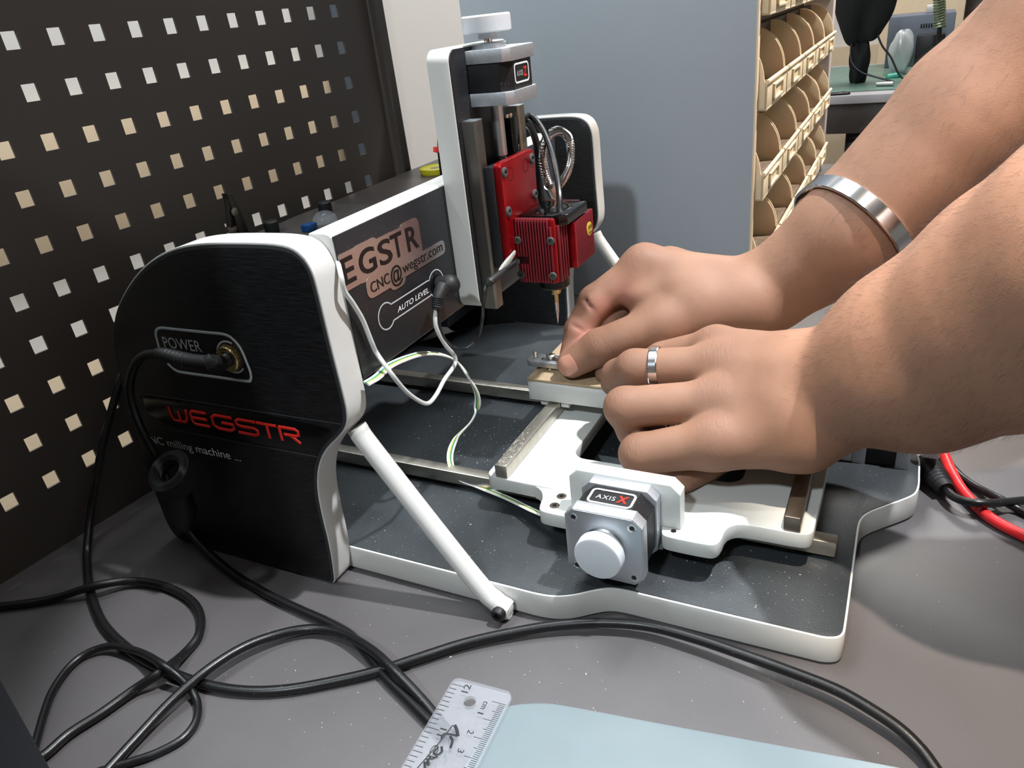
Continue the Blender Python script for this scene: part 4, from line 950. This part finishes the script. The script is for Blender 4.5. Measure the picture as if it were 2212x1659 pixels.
def skin_material():
    m = mat('skin', (140, 104, 84), .58, var=.10, vscale=38, bump=.35, bscale=1100, sss=.10, spec=.35)
    nt = m.node_tree; N = nt.nodes; L = nt.links; b = N['Principled BSDF']
    tc = N.new('ShaderNodeTexCoord'); v = N.new('ShaderNodeTexVoronoi'); v.feature = 'DISTANCE_TO_EDGE'; v.inputs['Scale'].default_value = 780
    L.new(tc.outputs['Object'], v.inputs['Vector'])
    nz = N.new('ShaderNodeTexNoise'); nz.inputs['Scale'].default_value = 120; nz.inputs['Detail'].default_value = 8; L.new(tc.outputs['Object'], nz.inputs['Vector'])
    ad = N.new('ShaderNodeMath'); ad.operation = 'MULTIPLY_ADD'; L.new(v.outputs['Distance'], ad.inputs[0]); ad.inputs[1].default_value = .5; L.new(nz.outputs[0], ad.inputs[2])
    # creases over the knuckles and a slightly different tone there and on the palm side (both are marks of the skin itself)
    at = N.new('ShaderNodeAttribute'); at.attribute_name = 'knuckle'
    mp = N.new('ShaderNodeMapping'); mp.inputs['Scale'].default_value = (1, 1, 1)
    wn = N.new('ShaderNodeTexNoise'); wn.inputs['Scale'].default_value = 420; wn.inputs['Detail'].default_value = 3; wn.inputs['Distortion'].default_value = 1.2
    at2 = N.new('ShaderNodeAttribute'); at2.attribute_name = 'wrinkle_co'; L.new(at2.outputs['Vector'], wn.inputs['Vector'])
    m1 = N.new('ShaderNodeMath'); m1.operation = 'MULTIPLY'; L.new(wn.outputs[0], m1.inputs[0]); L.new(at.outputs['Fac'], m1.inputs[1])
    m2 = N.new('ShaderNodeMath'); m2.operation = 'MULTIPLY_ADD'; L.new(m1.outputs[0], m2.inputs[0]); m2.inputs[1].default_value = 5.0; L.new(ad.outputs[0], m2.inputs[2])
    bp = [n for n in N if n.type == 'BUMP'][0]; L.new(m2.outputs[0], bp.inputs['Height']); bp.inputs['Strength'].default_value = .22
    src = [l for l in L if l.to_node == b and l.to_socket.name == 'Base Color'][0].from_socket
    x1 = N.new('ShaderNodeMix'); x1.data_type = 'RGBA'; L.new(src, x1.inputs[6]); x1.inputs[7].default_value = lin((112, 78, 62))
    k1 = N.new('ShaderNodeMath'); k1.operation = 'MULTIPLY'; L.new(at.outputs['Fac'], k1.inputs[0]); k1.inputs[1].default_value = .45; L.new(k1.outputs[0], x1.inputs[0])
    at3 = N.new('ShaderNodeAttribute'); at3.attribute_name = 'palm_tone'
    x2 = N.new('ShaderNodeMix'); x2.data_type = 'RGBA'; L.new(x1.outputs[2], x2.inputs[6]); x2.inputs[7].default_value = lin((184, 128, 112)); L.new(at3.outputs['Fac'], x2.inputs[0])
    L.new(x2.outputs[2], b.inputs['Base Color'])
    return m
skin = skin_material()
nail_m = mat('nail', (196, 142, 122), .28, sss=.2)
P_ = thing('person', 'person reaching in from the right with two bare arms, hands working on the table', 'person', (150, -60, 69))
def build_arm(name, palm, fingers, extra, carve, lo, hi, label, knuckles, pinks, kp=9.0, kf=1.6, kj=7.0):
    def field(P):
        d = cap_field(P, palm, kp)
        f = None
        for ch in fingers:
            e = cap_field(P, ch, 3.0); f = e if f is None else smin(f, e, kf)
        d = smin(d, f, kj)
        if extra: d = smin(d, cap_field(P, extra, 6.0), 8.0)
        for a, b, r in carve:
            c = cap_field(P, [(a, b, r, r)], 0); hh = np.maximum(1.6-np.abs(-c-d), 0)/1.6
            d = np.maximum(d, -c)+hh*hh*.4
        return d
    V, F = surface(field, lo, hi, 1.15, 14)
    me = bpy.data.meshes.new(name); me.from_pydata((V*S).tolist(), [], F.tolist())
    me.polygons.foreach_set('use_smooth', [True]*len(me.polygons)); me.materials.append(skin)
    kn = np.zeros(len(V)); wc = np.zeros((len(V), 3)); pk = np.zeros(len(V))
    for c, ax, r in knuckles:
        c = np.array(c[:3]); ax = unit(ax); q = V-c; w_ = np.exp(-(q*q).sum(1)/(r*r)); up = w_ > kn; kn = np.maximum(kn, w_)
        wc[up] = np.outer((q@ax), ax)[up]*1.0+(q-np.outer(q@ax, ax))[up]*.22
    for c, r in pinks:
        q = V-np.array(c[:3]); pk = np.maximum(pk, np.exp(-(q*q).sum(1)/(r*r)))
    for nm, arr in (('knuckle', kn), ('palm_tone', pk)):
        a_ = me.attributes.new(nm, 'FLOAT', 'POINT'); a_.data.foreach_set('value', arr.astype(np.float32))
    a_ = me.attributes.new('wrinkle_co', 'FLOAT_VECTOR', 'POINT'); a_.data.foreach_set('vector', (wc*S).astype(np.float32).ravel())
    o = bpy.data.objects.new(name, me); COL.objects.link(o); attach(o, P_); o['label'] = label
    return o, V, F, field
def nail(parent, field, c, along, out, la, wa):
    along = unit(along); out = np.array(out, float); out = unit(out-along*np.dot(out, along)); side = np.cross(out, along)
    g = 9; mb = MB(); top = []
    for i in range(g):
        for j in range(g):
            u = (i/(g-1)*2-1); v = (j/(g-1)*2-1)
            uu = u*la*math.sqrt(max(0, 1-.35*v*v)); vv = v*wa*math.sqrt(max(0, 1-.25*u*u))
            p = np.array(c)+along*uu+side*vv+out*12
            for _ in range(14): p = p-out*max(float(field(p[None].astype(np.float32))[0]), 0)*.9
            top.append(p+out*.45)
    n = g*g; mb.v = [tuple(p) for p in top]+[tuple(p-out*1.4) for p in top]
    for i in range(g-1):
        for j in range(g-1):
            a = i*g+j; mb.f += [(a, a+1, a+g+1, a+g), (n+a, n+a+g, n+a+g+1, n+a+1)]
    rim = [j for j in range(g)]+[i*g+g-1 for i in range(1, g)]+[(g-1)*g+j for j in range(g-2, -1, -1)]+[i*g for i in range(g-2, 0, -1)]
    for a, b in zip(rim, rim[1:]+rim[:1]): mb.f.append((a, b, n+b, n+a))
    return obj('fingernail', mb, nail_m, parent, 'pale fingernail')

# ---- right arm (far one): thumb and index finger pinch the clamp
RW = [(227.5,-43.9,115,25),(244.8,-42.8,110.6,21)]
RFA = [(236,-90.6,152.1,34),(254.1,-148.7,213.2,40),(261.8,-189.9,259,45),(280.7,-238.2,306.3,48)]
RFB = [(262.8,-83.6,152.3,28),(291.7,-142.7,215.9,36),(313.3,-191.5,263,40),(339.7,-241.7,317.3,43)]
RM = [(213.5,32.8,133.7,13),(235.5,22.3,126.2,13),(252,15.3,114.9,12),(263.3,7.5,102.3,11)]
RT = [(212.2,-33.8,111.2,20),(187.7,10.8,104.6,15),(171.7,51.6,91.3,12.2),(165.9,69.5,80.5,10.2)]
RI = [RM[0]]+[(194.4,61.3,114,11.6),(184.6,70.4,96.5,10.2),(175.5,73.6,81.2,8.4)]
R2 = [RM[1]]+[(212.6,48.7,106.9,11),(200.2,53.9,96.7,10),(188.8,59.9,84.7,8.5)]
R3 = [RM[2]]+[(239.7,48.7,98.4,10.5),(222.7,51.1,88.8,9.5),(210.3,46.6,82.6,8)]
R4 = [RM[3]]+[(252.4,36,92.7,9.5),(236.8,40.2,85.1,8.5),(226,35.4,79.1,7.5)]
palm = [(RW[0][:3], RFA[0][:3], RW[0][3], RFA[0][3])]+chain(RFA)+[(RW[1][:3], RFB[0][:3], RW[1][3], RFB[0][3])]+chain(RFB)
for m_ in RM: palm.append((RW[0][:3] if m_ is RM[0] else RW[1][:3], m_[:3], 21 if m_ is RM[0] else 18, m_[3]))
WB = [(205.1,-2.8,115.5,17),(200.3,29.1,117.8,11.5),(215.8,18.4,125.9,14)]
palm += [(RT[0][:3], WB[0][:3], 20, 17), (WB[0][:3], WB[1][:3], 17, 11.5), (WB[1][:3], RM[0][:3], 11.5, 13), (WB[0][:3], WB[2][:3], 17, 15), (RW[0][:3], RT[0][:3], 25, 20), (RT[0][:3], RT[1][:3], 20, 15)]
cv = [(183.9,65.2,119.6),(179.9,53.4,107.6),(176.3,71.9,103.6),(175.3,62.6,99.4),(190.2,49.4,131.2),(183.9,42,121.8)]
carve = [(cv[0], cv[1], .9), (cv[2], cv[3], .7), (cv[4], cv[5], .9)]
ra_, Vr, Fr, fldr = build_arm('right_arm', palm, [chain(RT[1:]), chain(RI), chain(R2), chain(R3), chain(R4)], None, carve,
    np.min([p[:3] for p in RI+R4+RFA+RFB+RT], 0)-52, np.max([p[:3] for p in RI+R4+RFA+RFB+RT+RM], 0)+52, 'right arm wearing a bracelet, pinching thumb and finger',
    [(np.array(RT[2][:3])+np.array((-6, -4, 7.)), np.array(RT[3][:3])-np.array(RT[2][:3]), 8.5), (np.array(RM[0][:3])+np.array((-4, 3, 9.)), np.array(RI[1][:3])-np.array(RM[0][:3]), 10), (np.array(RI[1][:3])+np.array((0, 9, 5.)), np.array(RI[2][:3])-np.array(RI[1][:3]), 8)],
    [(np.array(RI[1][:3])+np.array((-7, -7, -1.)), 9), (np.array(RI[2][:3])+np.array((-6, -6, 0.)), 10), (RI[3], 12), (RT[3], 8), (np.array(RM[0][:3])*.5+np.array(RI[1][:3])*.5+np.array((-8, -8, -2.)), 9)])
tp, ti = np.array(RT[3][:3]), np.array(RT[2][:3]); camp = np.array((-256.9, -116.3, 296.5))
nail(ra_, fldr, tp+unit(tp-ti)*1.5, tp-ti, (camp-tp)+np.array((0, 0, 10.)), 6.6, 6.8)

# ---- left arm (near one): fingers curled over the table edge
LW = [(125.8,-93,98.8,29),(144.5,-91.4,95.1,27)]
LFA = [(106.2,-131.6,130.1,40.5),(87.1,-168,166.8,47),(71.5,-188.6,193.6,50),(69,-215.1,217.5,52),(83.3,-248.2,239.9,55)]
LFB = [(130.9,-126.6,126.8,38),(119.6,-167.1,168.9,42),(111,-192.8,196.3,44),(116.4,-223.1,221.4,47),(127.4,-258.9,246.5,50)]
LM = [(161,-27,103.8,11.5),(142.6,-32.1,100,12.5),(118.6,-35.8,90,12.5),(97.3,-40.7,76.6,13.5)]
L0 = [LM[0]]+[(171,8.8,88.7,10.5),(174.3,30.8,75.5,9.6),(171.5,47,72.9,8.4)]
L1 = [LM[1]]+[(137.7,16.2,95.7,11.6),(146.7,30.3,84.7,10.6),(152.3,35,76.8,9.2)]
L2 = [LM[2]]+[(104.6,12,87.1,11.8),(110.5,8.4,69.1,10.4),(123.5,-0.4,63.2,9)]
L3 = [LM[3]]+[(90.1,-0.7,67.1,11.4),(96.2,-3.4,57.1,10.2),(105.3,-11.5,51.7,9)]
LT = [(144.5,-79.4,77.4,15),(139.4,-49.2,57.2,13),(117,-30.1,49.8,11),(99.1,-21.2,49.2,9.5)]
palm = [(LW[0][:3], LFA[0][:3], LW[0][3], LFA[0][3])]+chain(LFA)+[(LW[1][:3], LFB[0][:3], LW[1][3], LFB[0][3])]+chain(LFB)
LB = [(137.3,-75,105.1,20),(123.3,-77.3,98.3,22),(112.7,-79.2,88.8,22),(111.5,-82.1,81.8,19)]
for i_, m_ in enumerate(LM): palm += [(LB[i_][:3], m_[:3], LB[i_][3], m_[3]+1), (LW[0][:3], LB[i_][:3], 27, LB[i_][3])]
la_, Vl, Fl, fldl = build_arm('left_arm', palm, [chain(L0), chain(L1), chain(L2), chain(L3), chain(LT)], None, [],
    np.min([p[:3] for p in L0+L3+LFA+LFB+LT+LM], 0)-58, np.max([p[:3] for p in L0+L3+LFA+LFB+LT+LM], 0)+58, 'left arm wearing a ring, fingers curled on the table edge',
    [(np.array(c[1][:3])+np.array((-5, 2, 8.)), np.array(c[1][:3])-np.array(c[0][:3]), 8.5) for c in (L1, L2, L3)]+[(np.array(c[0][:3])+np.array((-4, 0, 11.)), np.array(c[1][:3])-np.array(c[0][:3]), 10) for c in (L0, L1, L2, L3)], [])

# ---- fine dark hair on the forearms
def hair(name, V, F, parent, a, b, n, seed, lenr):
    R = np.random.default_rng(seed); a = np.array(a); b = np.array(b); ax = unit(b-a)
    t = (V[F[:, 0]]-a)@ax; L = np.linalg.norm(b-a)
    ok = np.argwhere(t > 0)[:, 0]; wgt = np.clip(t[ok]/30, 0, 1); pick = R.choice(ok, n, p=wgt/wgt.sum())
    q = V[F[pick]]; p = q.mean(1); nn = np.cross(q[:, 1]-q[:, 0], q[:, 3]-q[:, 0]); nn /= np.maximum(np.linalg.norm(nn, axis=1, keepdims=True), 1e-9)
    axis_p = a+np.outer((p-a)@ax, ax); out = p-axis_p; nn *= np.sign((nn*out).sum(1))[:, None]
    vs = []; fs = []
    for i in range(n):
        side = unit(np.cross(nn[i], ax)); d = unit(-ax*R.uniform(.6, 1)+side*R.normal(0, .4)+nn[i]*R.uniform(.25, .6)); l = R.uniform(*lenr)
        cu = side*R.normal(0, .25)*l-nn[i]*.2*l
        pts = [p[i]-nn[i]*.2, p[i]+d*l*.5+cu*.15, p[i]+d*l+cu*.7]
        s2 = np.cross(d, nn[i]); k = len(vs)
        for q_, wd in zip(pts, (.034, .028, .01)):
            vs += [q_+s2*wd, q_-s2*wd, q_+nn[i]*wd]
        for j in (0, 3):
            for m_, n_ in ((0, 1), (1, 2), (2, 0)): fs.append((k+j+m_, k+j+n_, k+j+3+n_, k+j+3+m_))
    mb = MB(); mb.add(vs, fs); return obj(name, mb, mat('hair', (24, 18, 15), .5), parent, 'fine dark forearm hair', 'stuff', smooth=0)
hair('arm_hair', Vr, Fr, ra_, RW[0][:3], RFA[1][:3], 6000, 4, (3, 8))
hair('arm_hair', Vl, Fl, la_, LW[0][:3], LFA[1][:3], 9500, 5, (3, 7.5))

# ---- bracelet and ring
def band(name, c, axis, m, width, thick, field, rmin, label, cat, facets=48):
    u, v, d = basis(axis); mb = MB(); rad = []
    for k in range(facets):
        a = 2*math.pi*k/facets; dr = u*math.cos(a)+v*math.sin(a); r = rmin
        for _ in range(40):
            e = max(float(field((np.array(c)+dr*r+d*h)[None].astype(np.float32))[0])*-1 for h in (-width*.4, 0, width*.4))
            if e < -.15: break
            r += max(e, 0)+.25
        rad.append(r)
    rad = np.array(rad)
    for _ in range(6): rad = np.maximum(rad, (np.roll(rad, 1)+rad+np.roll(rad, -1))/3)
    prof = [(-width/2, .15), (-width/2, thick*.8), (-width/2+.5, thick), (width/2-.5, thick), (width/2, thick*.8), (width/2, .15)]
    n = len(prof)
    for k in range(facets):
        a = 2*math.pi*k/facets; dr = u*math.cos(a)+v*math.sin(a)
        for h, t in prof: mb.v.append(tuple(np.array(c)+dr*(rad[k]+t)+d*h))
    for k in range(facets):
        j = (k+1) % facets
        for i in range(n): i2 = (i+1) % n; mb.f.append((k*n+i, k*n+i2, j*n+i2, j*n+i))
    return tag(obj(name, mb, m, smooth=20), label, cat)
bc_ = (np.array(RFA[0][:3])+np.array(RFB[0][:3]))/2
axr = unit(np.array(RFA[1][:3])-np.array(RFA[0][:3])); toc = unit(camp-bc_); toc = unit(toc-axr*np.dot(toc, axr))
axb = unit(axr*math.cos(.36)-toc*math.sin(.36))
band('bracelet', bc_, axb, silver, 9.5, 1.9, fldr, 26, 'shiny silver bracelet worn on the right wrist', 'bracelet', 40)
rc_ = np.array(L1[1][:3])*.74+np.array(LM[1][:3])*.26
band('finger_ring', rc_, unit(np.array(LM[1][:3])-np.array(L1[1][:3])), silver, 5.2, 1.1, fldl, 9.5, 'plain silver ring on a finger of the left hand', 'ring', 48)

# ---- swarf and dust grains
def grains(name, n, zone, z, seed, smin_, smax, label, parent=None):
    R = random.Random(seed); mb = MB()
    for _ in range(n):
        x, y = zone(R); s = R.uniform(smin_, smax)*(1 if R.random() > .1 else 1.9); a = R.uniform(0, 6.28); l = s*R.uniform(.7, 1.6)
        c, d = math.cos(a), math.sin(a)
        p = [(x+c*l-d*s*.5, y+d*l+c*s*.5), (x-c*l-d*s*.5, y-d*l+c*s*.5), (x-c*l+d*s*.5, y-d*l-c*s*.5), (x+c*l+d*s*.5, y+d*l-c*s*.5)]
        k = len(mb.v); mb.v += [(u, v, z+.02) for u, v in p]+[(x+c*l*.4, y+d*l*.4, z+s*.7), (x-c*l*.4, y-d*l*.4, z+s*.6)]
        mb.f += [(k, k+1, k+5, k+4), (k+2, k+3, k+4, k+5), (k+1, k+2, k+5), (k+3, k, k+4)]
    o = obj(name, mb, mat('grain', (214, 210, 200), .7), None, None, 'stuff', smooth=0); return tag(o, label, 'dust', kind='stuff')
def zone_base(R):
    while True:
        x, y = R.uniform(24, 205), R.uniform(-100, 230)
        if R.random() < .35: x, y = R.gauss(140, 26), R.gauss(140, 28)
        if 101 < x < 206 and y > -100 or 22 < x < 88 and y > 25 or 38 < x < 88: return x, y
grains('swarf', 520, zone_base, 17.76, 3, .12, .3, 'pale milling dust and chips scattered over the black base plate')
grains('table_crumbs', 130, lambda R: (R.uniform(-95, 10), R.uniform(-110, 190)), 0, 9, .1, .28, 'white crumbs scattered over the table before the machine')
grains('rail_swarf', 260, lambda R: (R.uniform(78, 78+52*R.random()**.6), R.uniform(79.6, 86.8)), 51.22, 21, .1, .26, 'pale milling chips lying on the steel X rail by the motor wires')
